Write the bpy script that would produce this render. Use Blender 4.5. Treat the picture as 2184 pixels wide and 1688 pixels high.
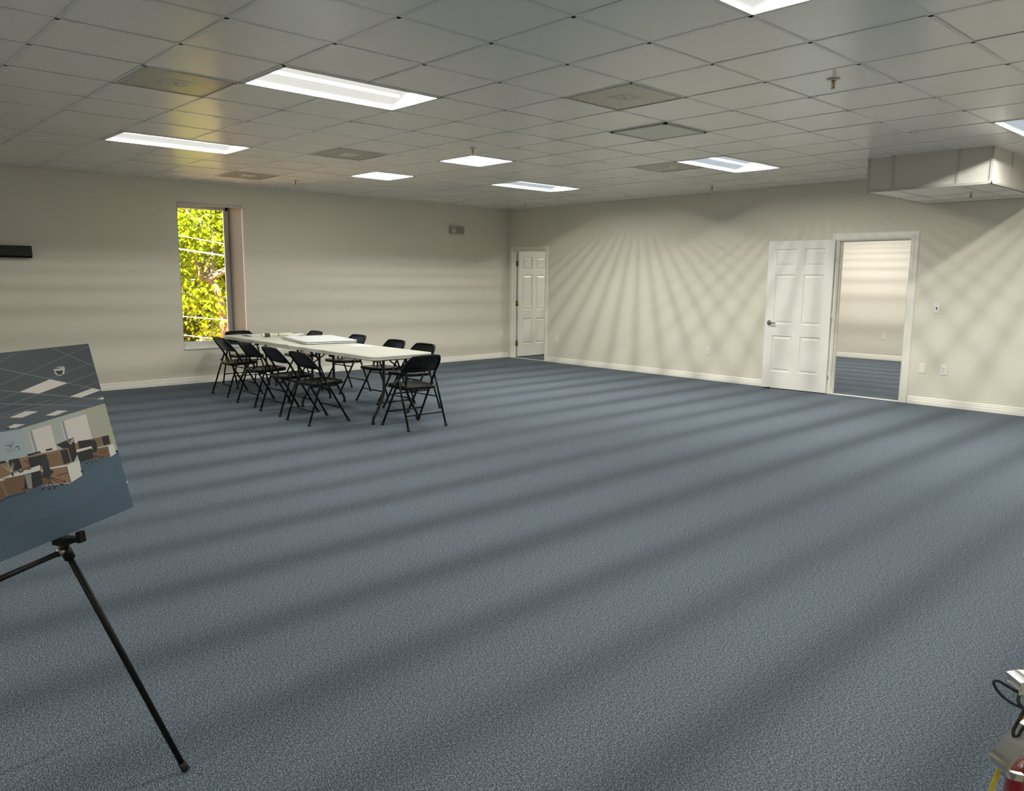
import bpy, bmesh, math, random
from mathutils import Vector, Matrix
random.seed(7)
PI = math.pi
S = 0.6096            # ceiling module, two feet
H = 2.7635            # ceiling height
OX, OY = 0.5277, 0.7944
RX, RY = 13.7, -13.9  # far corner of the room (right wall, wall behind the camera)

sc = bpy.context.scene
C = sc.collection
for o in list(bpy.data.objects):
    bpy.data.objects.remove(o, do_unlink=True)

# ------------------------------------------------------------------ camera, sky, sun, exposure
sc.view_settings.view_transform = 'Standard'
sc.view_settings.look = 'None'
sc.view_settings.gamma = 1
sc.view_settings.use_curve_mapping = False
sc.view_settings.exposure = 0.0

CAM = Vector((11.0241, -10.1738, 1.4893))
R = Vector((0.68141064, 0.73185738, 0.00801966))
Dn = Vector((0.11340066, -0.09474634, -0.98902145))
F = Vector((-0.72306281, 0.67483917, -0.14755427))
cd = bpy.data.cameras.new('camera'); cam = bpy.data.objects.new('camera', cd); C.objects.link(cam)
M = Matrix(((R.x, -Dn.x, -F.x), (R.y, -Dn.y, -F.y), (R.z, -Dn.z, -F.z))).to_4x4()
M.translation = CAM
cam.matrix_world = M
cd.sensor_width = 36; cd.sensor_fit = 'HORIZONTAL'
FPX = 1666.5
cd.lens = FPX / 2184 * 36
cd.clip_start = 0.05; cd.clip_end = 300
sc.camera = cam

w = bpy.data.worlds.new('sky'); sc.world = w; w.use_nodes = True
nt = w.node_tree; bg = nt.nodes['Background']
sky = nt.nodes.new('ShaderNodeTexSky'); sky.sky_type = 'NISHITA'; sky.sun_disc = False
sky.sun_elevation = math.radians(48); sky.sun_rotation = math.radians(60)
nt.links.new(sky.outputs[0], bg.inputs[0]); bg.inputs[1].default_value = 0.55
sd = bpy.data.lights.new('sun', 'SUN'); sun = bpy.data.objects.new('sun', sd); C.objects.link(sun)
sd.energy = 52.0; sd.angle = 0.0093; sd.color = (1, 0.93, 0.8)
sun.rotation_euler = Vector((-0.55, 0.5, -0.75)).to_track_quat('-Z', 'Y').to_euler()
LAMP_W = 425.0         # one long fluorescent fixture
SQ_EMIT = 24.0         # square LED panels

# ------------------------------------------------------------------ material helpers
def mat(name, col, rough=0.6, metal=0.0, spec=0.5, bump=None, noise=None, emit=None, coat=0.0):
    m = bpy.data.materials.new(name); m.use_nodes = True
    t = m.node_tree; p = t.nodes['Principled BSDF']
    p.inputs['Base Color'].default_value = (*col, 1)
    p.inputs['Roughness'].default_value = rough
    p.inputs['Metallic'].default_value = metal
    p.inputs['Specular IOR Level'].default_value = spec
    p.inputs['Coat Weight'].default_value = coat
    tc = t.nodes.new('ShaderNodeTexCoord')
    if noise:                      # (scale, strength) subtle colour mottling
        n = t.nodes.new('ShaderNodeTexNoise'); n.inputs['Scale'].default_value = noise[0]; n.inputs['Detail'].default_value = 3
        t.links.new(tc.outputs['Object'], n.inputs['Vector'])
        mx = t.nodes.new('ShaderNodeMix'); mx.data_type = 'RGBA'
        mx.inputs[6].default_value = (*[c * (1 - noise[1]) for c in col], 1)
        mx.inputs[7].default_value = (*[min(1, c * (1 + noise[1])) for c in col], 1)
        t.links.new(n.outputs['Fac'], mx.inputs[0]); t.links.new(mx.outputs[2], p.inputs['Base Color'])
    if bump:                       # (scale, strength, distance)
        n = t.nodes.new('ShaderNodeTexNoise'); n.inputs['Scale'].default_value = bump[0]; n.inputs['Detail'].default_value = 2
        t.links.new(tc.outputs['Object'], n.inputs['Vector'])
        b = t.nodes.new('ShaderNodeBump'); b.inputs['Strength'].default_value = bump[1]; b.inputs['Distance'].default_value = bump[2]
        t.links.new(n.outputs['Fac'], b.inputs['Height']); t.links.new(b.outputs[0], p.inputs['Normal'])
    if emit:
        p.inputs['Emission Color'].default_value = (*emit[0], 1); p.inputs['Emission Strength'].default_value = emit[1]
    return m

WALLC = (0.735, 0.695, 0.575)
m_wall = mat('wall_paint', WALLC, 0.75, spec=0.25, bump=(60, 0.25, 0.002))
m_wall2 = mat('office_wall_paint', (0.70, 0.66, 0.57), 0.7, spec=0.25, bump=(25, 0.3, 0.003))
m_trim = mat('trim_paint', (0.85, 0.82, 0.72), 0.4)
m_door = mat('door_paint', (0.82, 0.81, 0.73), 0.38, bump=(90, 0.08, 0.001))
m_tile = mat('ceiling_tile', (0.90, 0.865, 0.79), 0.23, spec=0.95, bump=(70, 0.25, 0.0016), noise=(160, 0.06))
m_tile.node_tree.nodes['Principled BSDF'].inputs['IOR'].default_value = 1.7
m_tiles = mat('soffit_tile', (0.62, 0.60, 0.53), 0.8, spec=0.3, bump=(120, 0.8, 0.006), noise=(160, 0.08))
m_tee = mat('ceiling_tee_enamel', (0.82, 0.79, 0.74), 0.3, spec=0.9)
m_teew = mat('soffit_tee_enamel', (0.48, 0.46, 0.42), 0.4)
m_dark = mat('dark_gap', (0.02, 0.02, 0.02), 0.9)
m_black = mat('black_enamel', (0.004, 0.004, 0.004), 0.24, spec=0.28)
m_blackp = mat('black_plastic', (0.005, 0.005, 0.005), 0.4, spec=0.2)
m_rubber = mat('black_rubber', (0.012, 0.012, 0.012), 0.8)
m_leggrey = mat('dark_grey_enamel', (0.014, 0.012, 0.010), 0.35, spec=0.35)
m_plastic = mat('table_plastic', (0.66, 0.66, 0.57), 0.42, bump=(220, 0.15, 0.001))
m_tabunder = mat('table_underside', (0.09, 0.085, 0.075), 0.6)
m_brass = mat('brass', (0.55, 0.42, 0.15), 0.3, metal=1.0)
m_nickel = mat('aged_nickel', (0.30, 0.26, 0.2), 0.28, metal=1.0)
m_chrome = mat('chrome', (0.75, 0.72, 0.66), 0.16, metal=1.0)
m_chromed = mat('brushed_chrome', (0.78, 0.76, 0.72), 0.3, metal=1.0)
m_plate = mat('plate_plastic', (0.84, 0.81, 0.72), 0.35)
m_slot = mat('socket_slot', (0.05, 0.045, 0.04), 0.6)
m_housing = mat('housing_enamel', (0.30, 0.30, 0.29), 0.6)
m_box = mat('beige_plastic', (0.40, 0.38, 0.30), 0.5)
m_label = mat('label_white', (0.8, 0.82, 0.76), 0.5)
m_board = mat('foam_board_white', (0.80, 0.84, 0.80), 0.5)
m_boardedge = mat('foam_board_black', (0.02, 0.02, 0.02), 0.6)
m_paper = mat('paper_white', (0.82, 0.82, 0.78), 0.6)
m_wrap = mat('paper_wrap_brown', (0.05, 0.04, 0.03), 0.6)
m_cream = mat('paper_cream', (0.72, 0.68, 0.52), 0.6)
m_redp = mat('pencil_red', (0.35, 0.06, 0.04), 0.5)
m_red = mat('extinguisher_red', (0.16, 0.003, 0.005), 0.25, coat=0.3)
m_yellow = mat('yellow_strap', (0.62, 0.50, 0.05), 0.5)
m_navy = mat('navy_cord', (0.015, 0.018, 0.035), 0.5)
m_alu = mat('aluminium', (0.75, 0.74, 0.70), 0.35, metal=0.6)
m_winwhite = mat('window_vinyl', (0.72, 0.71, 0.72), 0.35)
m_head = mat('headrail_grey', (0.5, 0.48, 0.46), 0.4)
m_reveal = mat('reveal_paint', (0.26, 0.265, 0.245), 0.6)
m_fixframe = mat('fixture_enamel', (0.80, 0.80, 0.74), 0.4)
m_bark = mat('bark', (0.17, 0.115, 0.075), 0.8, noise=(6, 0.35), bump=(20, 0.5, 0.02))
m_wire = mat('cable_white', (0.95, 0.95, 0.95), 0.5)
m_pave = mat('sunlit_pavement', (0.90, 0.52, 0.27), 0.8, noise=(0.6, 0.15))
m_grass = mat('verge_grass', (0.20, 0.26, 0.07), 0.9, noise=(1.5, 0.3))
m_stucco = mat('stucco', (0.35, 0.32, 0.29), 0.8, noise=(3, 0.08))
m_roof = mat('sun_block_slab', (0.3, 0.3, 0.3), 0.9)

def leafmat(name, c1, c2):
    m = bpy.data.materials.new(name); m.use_nodes = True; t = m.node_tree
    for n in list(t.nodes): t.nodes.remove(n)
    o = t.nodes.new('ShaderNodeOutputMaterial')
    g = t.nodes.new('ShaderNodeNewGeometry')
    mx = t.nodes.new('ShaderNodeMix'); mx.data_type = 'RGBA'
    mx.inputs[6].default_value = (*c1, 1); mx.inputs[7].default_value = (*c2, 1)
    t.links.new(g.outputs['Random Per Island'], mx.inputs[0])
    d = t.nodes.new('ShaderNodeBsdfDiffuse'); tr = t.nodes.new('ShaderNodeBsdfTranslucent')
    ms = t.nodes.new('ShaderNodeMixShader'); ms.inputs[0].default_value = 0.45
    t.links.new(mx.outputs[2], d.inputs[0]); t.links.new(mx.outputs[2], tr.inputs[0])
    t.links.new(d.outputs[0], ms.inputs[1]); t.links.new(tr.outputs[0], ms.inputs[2])
    t.links.new(ms.outputs[0], o.inputs[0]); return m
m_leaf = leafmat('leaf_sunlit', (0.11, 0.17, 0.005), (0.38, 0.43, 0.012))
m_leafd = leafmat('leaf_shaded', (0.05, 0.065, 0.02), (0.12, 0.135, 0.04))  # shade of the background foliage is put into these darker greens

def carpet():
    m = bpy.data.materials.new('blue_carpet'); m.use_nodes = True
    t = m.node_tree; p = t.nodes['Principled BSDF']
    p.inputs['Roughness'].default_value = 0.95; p.inputs['Specular IOR Level'].default_value = 0.1
    tc = t.nodes.new('ShaderNodeTexCoord')
    mp = t.nodes.new('ShaderNodeMapping'); mp.inputs['Rotation'].default_value[2] = 0.4; mp.inputs['Scale'].default_value = (1, 1.7, 1)
    t.links.new(tc.outputs['Object'], mp.inputs['Vector'])
    n1 = t.nodes.new('ShaderNodeTexNoise'); n1.inputs['Scale'].default_value = 150; n1.inputs['Detail'].default_value = 3; n1.inputs['Roughness'].default_value = 0.7
    n2 = t.nodes.new('ShaderNodeTexNoise'); n2.inputs['Scale'].default_value = 420; n2.inputs['Detail'].default_value = 1
    n3 = t.nodes.new('ShaderNodeTexNoise'); n3.inputs['Scale'].default_value = 62; n3.inputs['Detail'].default_value = 2
    for n in (n1, n2, n3): t.links.new(mp.outputs[0], n.inputs['Vector'])
    r = t.nodes.new('ShaderNodeValToRGB'); e = r.color_ramp
    e.elements[0].position = 0.37; e.elements[0].color = (0.020, 0.033, 0.054, 1)
    e.elements[1].position = 0.66; e.elements[1].color = (0.290, 0.300, 0.315, 1)
    k = e.elements.new(0.5); k.color = (0.086, 0.113, 0.138, 1)
    t.links.new(n1.outputs['Fac'], r.inputs[0])
    ad = t.nodes.new('ShaderNodeMix'); ad.data_type = 'RGBA'; ad.blend_type = 'OVERLAY'; ad.inputs[0].default_value = 0.55
    t.links.new(r.outputs[0], ad.inputs[6]); t.links.new(n2.outputs['Fac'], ad.inputs[7])
    a2 = t.nodes.new('ShaderNodeMix'); a2.data_type = 'RGBA'; a2.blend_type = 'OVERLAY'; a2.inputs[0].default_value = 0.6
    t.links.new(ad.outputs[2], a2.inputs[6]); t.links.new(n3.outputs['Fac'], a2.inputs[7])
    t.links.new(a2.outputs[2], p.inputs['Base Color'])
    b = t.nodes.new('ShaderNodeBump'); b.inputs['Strength'].default_value = 0.3; b.inputs['Distance'].default_value = 0.003
    t.links.new(n1.outputs['Fac'], b.inputs['Height']); t.links.new(b.outputs[0], p.inputs['Normal'])
    return m
m_carpet = carpet()

def ventmat():
    m = mat('perforated_metal', (0.15, 0.14, 0.115), 0.32, spec=0.6)
    t = m.node_tree; p = t.nodes['Principled BSDF']
    tc = t.nodes.new('ShaderNodeTexCoord')
    v = t.nodes.new('ShaderNodeTexVoronoi'); v.inputs['Scale'].default_value = 110; v.inputs['Randomness'].default_value = 0.0
    t.links.new(tc.outputs['Object'], v.inputs['Vector'])
    r = t.nodes.new('ShaderNodeValToRGB'); r.color_ramp.elements[0].position = 0.22; r.color_ramp.elements[1].position = 0.3
    r.color_ramp.elements[0].color = (0.14, 0.12, 0.09, 1); r.color_ramp.elements[1].color = (0.43, 0.385, 0.30, 1)
    t.links.new(v.outputs['Distance'], r.inputs[0]); t.links.new(r.outputs[0], p.inputs['Base Color'])
    return m
m_vent = ventmat(); m_vent.node_tree.nodes['Principled BSDF'].inputs['Roughness'].default_value = .22
m_ventc = mat('vent_centre_metal', (0.60, 0.56, 0.47), 0.35)
m_lens_off = mat('unlit_lens', (0.80, 0.78, 0.66), 0.4)

def lensmat(name, emis, strength, trans):
    m = bpy.data.materials.new(name); m.use_nodes = True; t = m.node_tree
    for n in list(t.nodes): t.nodes.remove(n)
    o = t.nodes.new('ShaderNodeOutputMaterial'); e = t.nodes.new('ShaderNodeEmission'); tr = t.nodes.new('ShaderNodeBsdfTransparent')
    tc = t.nodes.new('ShaderNodeTexCoord'); ch = t.nodes.new('ShaderNodeTexVoronoi'); ch.inputs['Scale'].default_value = 70; ch.inputs['Randomness'].default_value = 0
    t.links.new(tc.outputs['Object'], ch.inputs['Vector'])
    mr = t.nodes.new('ShaderNodeMapRange'); mr.inputs[1].default_value = 0.1; mr.inputs[2].default_value = 0.6
    mr.inputs[3].default_value = strength * 1.25; mr.inputs[4].default_value = strength * 0.55
    t.links.new(ch.outputs['Distance'], mr.inputs[0]); t.links.new(mr.outputs[0], e.inputs[1])
    e.inputs[0].default_value = (*emis, 1)
    ms = t.nodes.new('ShaderNodeMixShader'); ms.inputs[0].default_value = trans
    t.links.new(e.outputs[0], ms.inputs[1]); t.links.new(tr.outputs[0], ms.inputs[2]); t.links.new(ms.outputs[0], o.inputs[0])
    return m
m_lens = lensmat('prismatic_lens', (1.0, 1.0, 0.93), 0.95, 0.24)
m_lenscool = lensmat('prismatic_lens_cool', (0.78, 0.90, 0.98), 0.72, 0.24)
m_tube = mat('fluorescent_tube', (1, 1, 1), 0.5, emit=((1, 1, 0.96), 5.0))
m_sq = mat('led_panel', (1, 1, 1), 0.5, emit=((1, 1, 0.97), SQ_EMIT))

def glassmat():
    m = bpy.data.materials.new('window_glass'); m.use_nodes = True; t = m.node_tree
    for n in list(t.nodes): t.nodes.remove(n)
    o = t.nodes.new('ShaderNodeOutputMaterial'); tr = t.nodes.new('ShaderNodeBsdfTransparent'); g = t.nodes.new('ShaderNodeBsdfGlossy')
    g.inputs['Roughness'].default_value = 0.02; tr.inputs[0].default_value = (0.93, 0.95, 0.93, 1)
    f = t.nodes.new('ShaderNodeFresnel'); ms = t.nodes.new('ShaderNodeMixShader')
    t.links.new(f.outputs[0], ms.inputs[0]); t.links.new(tr.outputs[0], ms.inputs[1]); t.links.new(g.outputs[0], ms.inputs[2])
    t.links.new(ms.outputs[0], o.inputs[0]); return m
m_glass = glassmat()

# ------------------------------------------------------------------ mesh helpers
def link(name, me, parent=None, loc=None, rotz=None):
    o = bpy.data.objects.new(name, me); C.objects.link(o)
    if parent: o.parent = parent
    if loc is not None: o.location = loc
    if rotz is not None: o.rotation_euler = (0, 0, rotz)
    return o
def bm_mesh(name, bm, mats, smooth=False):
    bmesh.ops.recalc_face_normals(bm, faces=bm.faces)
    me = bpy.data.meshes.new(name); bm.to_mesh(me); bm.free()
    for m in (mats if isinstance(mats, (list, tuple)) else [mats]): me.materials.append(m)
    if smooth:
        for p in me.polygons: p.use_smooth = True
    return me
def obj(name, bm, mats, parent=None, smooth=False, **kw):
    return link(name, bm_mesh(name, bm, mats, smooth), parent, **kw)
def tag(o, label=None, cat=None, group=None, kind=None):
    if label: o['label'] = label
    if cat: o['category'] = cat
    if group: o['group'] = group
    if kind: o['kind'] = kind
    return o
def empty(name, loc=(0, 0, 0), rotz=0):
    o = bpy.data.objects.new(name, None); C.objects.link(o); o.location = loc; o.rotation_euler = (0, 0, rotz)
    o.empty_display_size = 0.1; return o
def thing(name, label, cat, loc=(0, 0, 0), rotz=0, group=None):
    return tag(empty(name, loc, rotz), label, cat, group)
def struct(o, label=None): return tag(o, label, None, None, 'structure')
def box(bm, x0, x1, y0, y1, z0, z1, mi=0, bev=0.0):
    r = bmesh.ops.create_cube(bm, size=1)
    vs = r['verts']
    for v in vs:
        v.co = Vector((x0 + (v.co.x + .5) * (x1 - x0), y0 + (v.co.y + .5) * (y1 - y0), z0 + (v.co.z + .5) * (z1 - z0)))
    fs = set(f for v in vs for f in v.link_faces)
    for f in fs: f.material_index = mi
    if bev > 0:
        es = set(e for v in vs for e in v.link_edges)
        bmesh.ops.bevel(bm, geom=list(es), offset=bev, segments=2, affect='EDGES', profile=0.6)
def bx(x0, x1, y0, y1, z0, z1, bev=0.0):
    bm = bmesh.new(); box(bm, x0, x1, y0, y1, z0, z1, 0, bev); return bm
def smooth_path(pts, n=6, closed=False):
    pts = [Vector(p) for p in pts]; out = []
    N = len(pts)
    for i in range(N if closed else N - 1):
        if closed: p0, p1, p2, p3 = pts[i - 1], pts[i], pts[(i + 1) % N], pts[(i + 2) % N]
        else: p0, p1, p2, p3 = pts[max(i - 1, 0)], pts[i], pts[i + 1], pts[min(i + 2, N - 1)]
        for k in range(n):
            t = k / n
            out.append(0.5 * ((2 * p1) + (-p0 + p2) * t + (2 * p0 - 5 * p1 + 4 * p2 - p3) * t * t + (-p0 + 3 * p1 - 3 * p2 + p3) * t ** 3))
    if not closed: out.append(pts[-1])
    return out
def tube(bm, pts, r, seg=8, closed=False, caps=True, mi=0):
    pts = [Vector(p) for p in pts]; N = len(pts)
    rs = r if isinstance(r, (list, tuple)) else [r] * N
    rings = []; nrm = None
    for i, p in enumerate(pts):
        if closed: t = (pts[(i + 1) % N] - pts[i - 1]).normalized()
        else: t = (pts[min(i + 1, N - 1)] - pts[max(i - 1, 0)]).normalized()
        if nrm is None:
            a = Vector((0, 0, 1)) if abs(t.z) < 0.9 else Vector((1, 0, 0)); nrm = t.cross(a).normalized()
        else:
            nrm = (nrm - t * nrm.dot(t)).normalized()
        b = t.cross(nrm)
        rings.append([bm.verts.new(p + (nrm * math.cos(2 * PI * k / seg) + b * math.sin(2 * PI * k / seg)) * rs[i]) for k in range(seg)])
    for i in range(N if closed else N - 1):
        A, B = rings[i], rings[(i + 1) % N]
        for k in range(seg):
            f = bm.faces.new((A[k], A[(k + 1) % seg], B[(k + 1) % seg], B[k])); f.material_index = mi; f.smooth = True
    if caps and not closed:
        bm.faces.new(rings[0][::-1]).material_index = mi; bm.faces.new(rings[-1]).material_index = mi
def tb(pts, r, seg=8, closed=False):
    bm = bmesh.new(); tube(bm, pts, r, seg, closed); return bm
def lathe(bm, prof, seg=20, cx=0, cy=0, mi=0):
    rings = []
    for r, z in prof:
        rings.append([bm.verts.new((cx + r * math.cos(2 * PI * k / seg), cy + r * math.sin(2 * PI * k / seg), z)) for k in range(seg)] if r > 1e-6 else [bm.verts.new((cx, cy, z))])
    for A, B in zip(rings, rings[1:]):
        for k in range(seg):
            a, b = A[k % len(A)], A[(k + 1) % len(A)]; c, d = B[(k + 1) % len(B)], B[k % len(B)]
            vs = []
            for v in (a, b, c, d):
                if v not in vs: vs.append(v)
            if len(vs) > 2:
                f = bm.faces.new(vs); f.smooth = True; f.material_index = mi
def prism(bm, poly, z0, z1, mi=0):
    a = [bm.verts.new((x, y, z0)) for x, y in poly]; b = [bm.verts.new((x, y, z1)) for x, y in poly]
    bm.faces.new(a[::-1]).material_index = mi; bm.faces.new(b).material_index = mi
    n = len(poly)
    for i in range(n): bm.faces.new((a[i], a[(i + 1) % n], b[(i + 1) % n], b[i])).material_index = mi
def rrect(w_, h_, r, n=5, cx=0, cy=0):
    out = []
    for sx, sy, a0 in ((1, 1, 0), (-1, 1, 90), (-1, -1, 180), (1, -1, 270)):
        for k in range(n + 1):
            a = math.radians(a0 + 90 * k / n)
            out.append((cx + sx * (w_ / 2 - r) + r * math.cos(a), cy + sy * (h_ / 2 - r) + r * math.sin(a)))
    return out
def loft(bm, loops, cap0=True, cap1=True, mi=0, smooth=False):
    vs = [[bm.verts.new(p) for p in l] for l in loops]
    n = len(vs[0])
    for A, B in zip(vs, vs[1:]):
        for i in range(n):
            f = bm.faces.new((A[i], A[(i + 1) % n], B[(i + 1) % n], B[i])); f.material_index = mi; f.smooth = smooth
    if cap0: bm.faces.new(vs[0][::-1]).material_index = mi
    if cap1: bm.faces.new(vs[-1]).material_index = mi
def copy_tree(o, parent=None):
    c = o.copy(); C.objects.link(c)
    if parent: c.parent = parent
    for ch in list(o.children): copy_tree(ch, c)
    return c
def seen(p, mg=0):
    d = Vector(p) - CAM; z = d.dot(F)
    if z < 0.3: return False
    return -mg < 1092 + FPX * d.dot(R) / z < 2184 + mg and -mg < 844 + FPX * d.dot(Dn) / z < 1688 + mg

# ------------------------------------------------------------------ room shell
WT = 0.58      # thickness of the outer wall with the deep window
o = struct(obj('floor', bx(-0.02, RX + .1, RY - .1, 5.4, -0.06, 0.0), m_carpet), 'blue-grey speckled office carpet')

# left wall (x = 0), opening for the window
WY0, WY1, WZ0, WZ1 = -6.121, -5.190, 0.475, 2.500
bm = bmesh.new()
box(bm, -WT, 0, RY - .1, WY0, -.06, H + .25); box(bm, -WT, 0, WY1, 5.4, -.06, H + .25)
box(bm, -WT, 0, WY0, WY1, -.06, WZ0); box(bm, -WT, 0, WY0, WY1, WZ1, H + .25)
struct(obj('wall_left', bm, m_wall), 'beige painted wall with one tall window')
# back wall (y = 0 .. 0.12) with two door openings
D1, D2, DH = (6.335, 7.255), (0.085, 0.998), 2.030
bm = bmesh.new(); T = 0.12
box(bm, 0, D2[0], 0, T, 0, H + .2); box(bm, D2[1], D1[0], 0, T, 0, H + .2); box(bm, D1[1], RX, 0, T, 0, H + .2)
box(bm, D2[0], D2[1], 0, T, DH, H + .2); box(bm, D1[0], D1[1], 0, T, DH, H + .2)
struct(obj('wall_back', bm, m_wall), 'beige painted wall with two doorways')
struct(obj('wall_right', bx(RX, RX + .12, RY - .1, 5.4, 0, H + .2), m_wall), 'beige painted wall')
struct(obj('wall_front', bx(0, RX, RY - .12, RY, 0, H + .2), m_wall), 'beige painted wall')
struct(obj('wall_office', bx(0.0, RX, 5.3, 5.4, 0, H + .2), m_wall2), 'pale wall of the adjoining office')
struct(obj('wall_partition', bx(2.9, 3.0, T, 5.3, 0, H + .2), m_wall2), 'partition between the rooms behind')
struct(obj('wall_partition', bx(8.2, 8.3, T, 5.3, 0, H + .2), m_wall2), 'partition between the rooms behind')
struct(obj('ceiling_office', bx(0.0, RX, T, 5.3, H, H + .05), mat('office_ceiling', (.6, .6, .57), .8)), 'plain ceiling of the rooms behind')
struct(obj('roof', bx(-WT - .3, RX + .3, RY - .3, 5.6, H + .5, H + .8), m_roof), 'unseen flat roof slab added to block the sun')  # out-of-view slab added above the ceiling to keep the sun out
struct(obj('wall_upper', bx(-WT, 0.0, RY - .1, 5.4, H + .25, H + .5), m_stucco), 'parapet strip under the roof')
# column that carries the extinguisher, just outside the right edge of the frame
AX = Vector((10.812, -8.985, 0.0))
bm = bx(AX.x + .075, AX.x + .375, AX.y - .12, AX.y + .18, 0, H - .004)
struct(obj('wall_column', bm, m_wall), 'square painted column')

# baseboards with a stepped profile
PROF = [(0, 0), (.016, 0), (.016, .040), (.0125, .046), (.0125, .064), (.009, .070), (.009, .084), (.004, .092), (0, .093)]
def baseboard(name, p0, p1, nrm, mt=m_trim):
    bm = bmesh.new(); a = Vector((*p0, 0)); b = Vector((*p1, 0)); n = Vector((*nrm, 0))
    loft(bm, [[a + n * x + Vector((0, 0, z + .001)) for x, z in PROF], [b + n * x + Vector((0, 0, z + .001)) for x, z in PROF]])
    return struct(obj(name, bm, mt))
baseboard('baseboard_left', (0.001, RY), (0.001, 0), (1, 0))
baseboard('baseboard_back', (1.058, -0.001), (6.243, -0.001), (0, -1))
baseboard('baseboard_back', (7.345, -0.001), (RX, -0.001), (0, -1))
baseboard('baseboard_right', (RX - .001, 0), (RX - .001, RY), (-1, 0))
baseboard('baseboard_front', (0, RY + .001), (RX, RY + .001), (0, 1))
baseboard('baseboard_office', (3.0, 5.299), (8.2, 5.299), (0, -1))
baseboard('baseboard_office', (0.0, 5.299), (2.9, 5.299), (0, -1))

# ------------------------------------------------------------------ ceiling: deck, tiles, tees
deck = struct(obj('ceiling', bx(-.0, RX, RY, 0.0, H + .2, H + .25), m_dark), 'suspended ceiling of square white tiles in a metal grid')
gx = [0.0] + [(OX + k) * S for k in range(0, 22)] + [RX]
gy = [0.0] + [-(OY + k) * S for k in range(0, 22)] + [RY]
gx = [g for g in gx if g <= RX - .02] + [RX]; gy = [g for g in gy if g >= RY + .02] + [RY]
gx = sorted(set(gx)); gy = sorted(set(gy), reverse=True)
def cx_(a): return (OX + a) * S
def cy_(a): return -(OY + a) * S
LONG = []   # (i, j): cell columns; fixture covers x cell i, y cells j and j+1
for ci in (4, 9, 14, 19):
    for cj in (2, 10, 18): LONG.append((ci, cj))
SQUARE = [(3, 6), (6, 6), (16, 6)]
VENTS = [(8, 12), (11, 8), (5, 8), (1, 8), (8, 3)]
PANEL = [(10, 6)]
SOF = (7.375, 8.548, -1.700)      # soffit x0, x1, y0
busy = set()
for i, j in LONG: busy |= {(i, j), (i, j + 1)}
for l in (SQUARE, VENTS, PANEL): busy |= set(l)
tile_meshes = {}
rest = bmesh.new(); nvis = 0
def cellbounds(i, j):   # i, j counted from the first full line; -1 is the cut border cell
    x0 = 0.0 if i < 0 else cx_(i); x1 = min(cx_(i + 1), RX)
    y1 = 0.0 if j < 0 else cy_(j); y0 = max(cy_(j + 1), RY)
    return x0, x1, y0, y1
nx = int((RX / S) - OX) ; ny = int((-RY / S) - OY)
for i in range(-1, nx + 1):
    for j in range(-1, ny + 1):
        if (i, j) in busy: continue
        x0, x1, y0, y1 = cellbounds(i, j)
        if x1 - x0 < .03 or y1 - y0 < .03: continue
        xm, ym = (x0 + x1) / 2, (y0 + y1) / 2
        if SOF[0] + .1 < xm < SOF[1] - .1 and ym > SOF[2]: continue
        wx, wy = x1 - x0 - .006, y1 - y0 - .006
        dz = random.uniform(0, .0012)
        if any(seen((a, b, H), 30) for a in (x0, xm, x1) for b in (y0, ym, y1)) and nvis < 300:
            key = (round(wx, 3), round(wy, 3))
            if key not in tile_meshes:
                b = bmesh.new(); box(b, -wx / 2, wx / 2, -wy / 2, wy / 2, 0, .014)
                tile_meshes[key] = bm_mesh('ceiling_tile', b, m_tile)
            t = link('ceiling_tile', tile_meshes[key], deck, (xm, ym, H + .0015 + dz)); nvis += 1
            t.rotation_euler = (random.uniform(-.0012, .0012), random.uniform(-.0012, .0012), 0)
        else:
            box(rest, xm - wx / 2, xm + wx / 2, ym - wy / 2, ym + wy / 2, H + .002, H + .014)
tag(obj('ceiling_tile', rest, m_tile, deck), None, kind='stuff')
def teeobj(x0, x1, y0, y1):
    bm = bmesh.new(); box(bm, x0, x1, y0, y1, H - .0005, H + .0014)
    if x1 - x0 > y1 - y0: box(bm, x0, x1, (y0 + y1) / 2 - .001, (y0 + y1) / 2 + .001, H + .0014, H + .03)
    else: box(bm, (x0 + x1) / 2 - .001, (x0 + x1) / 2 + .001, y0, y1, H + .0014, H + .03)
    obj('ceiling_tee', bm, m_tee, deck)
tw = .012
LX = set(i for i, _ in LONG)
for k, g in enumerate(gx[1:-1]):
    segs = [(RY, 0.0)]
    if SOF[0] < g < SOF[1]: segs = [(RY, SOF[2])]
    for a, b in segs: teeobj(g - tw, g + tw, a, b)
for k, g in enumerate(gy[1:-1]):
    cuts = []
    for i, j in LONG:
        if k == j + 1: cuts.append((cx_(i), cx_(i + 1)))
    if g > SOF[2]: cuts.append((SOF[0], SOF[1]))
    x = 0.0
    for a, b in sorted(cuts):
        teeobj(x, a, g - tw, g + tw); x = b
    teeobj(x, RX, g - tw, g + tw)
# wall angle around the room
bm = bmesh.new()
box(bm, 0, .02, RY, 0, H - .0008, H + .001); box(bm, 0, RX, -.02, 0, H - .0008, H + .001)
box(bm, RX - .02, RX, RY, 0, H - .0008, H + .001); box(bm, 0, RX, RY, RY + .02, H - .0008, H + .001)
obj('wall_angle', bm, m_tee, deck)

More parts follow.
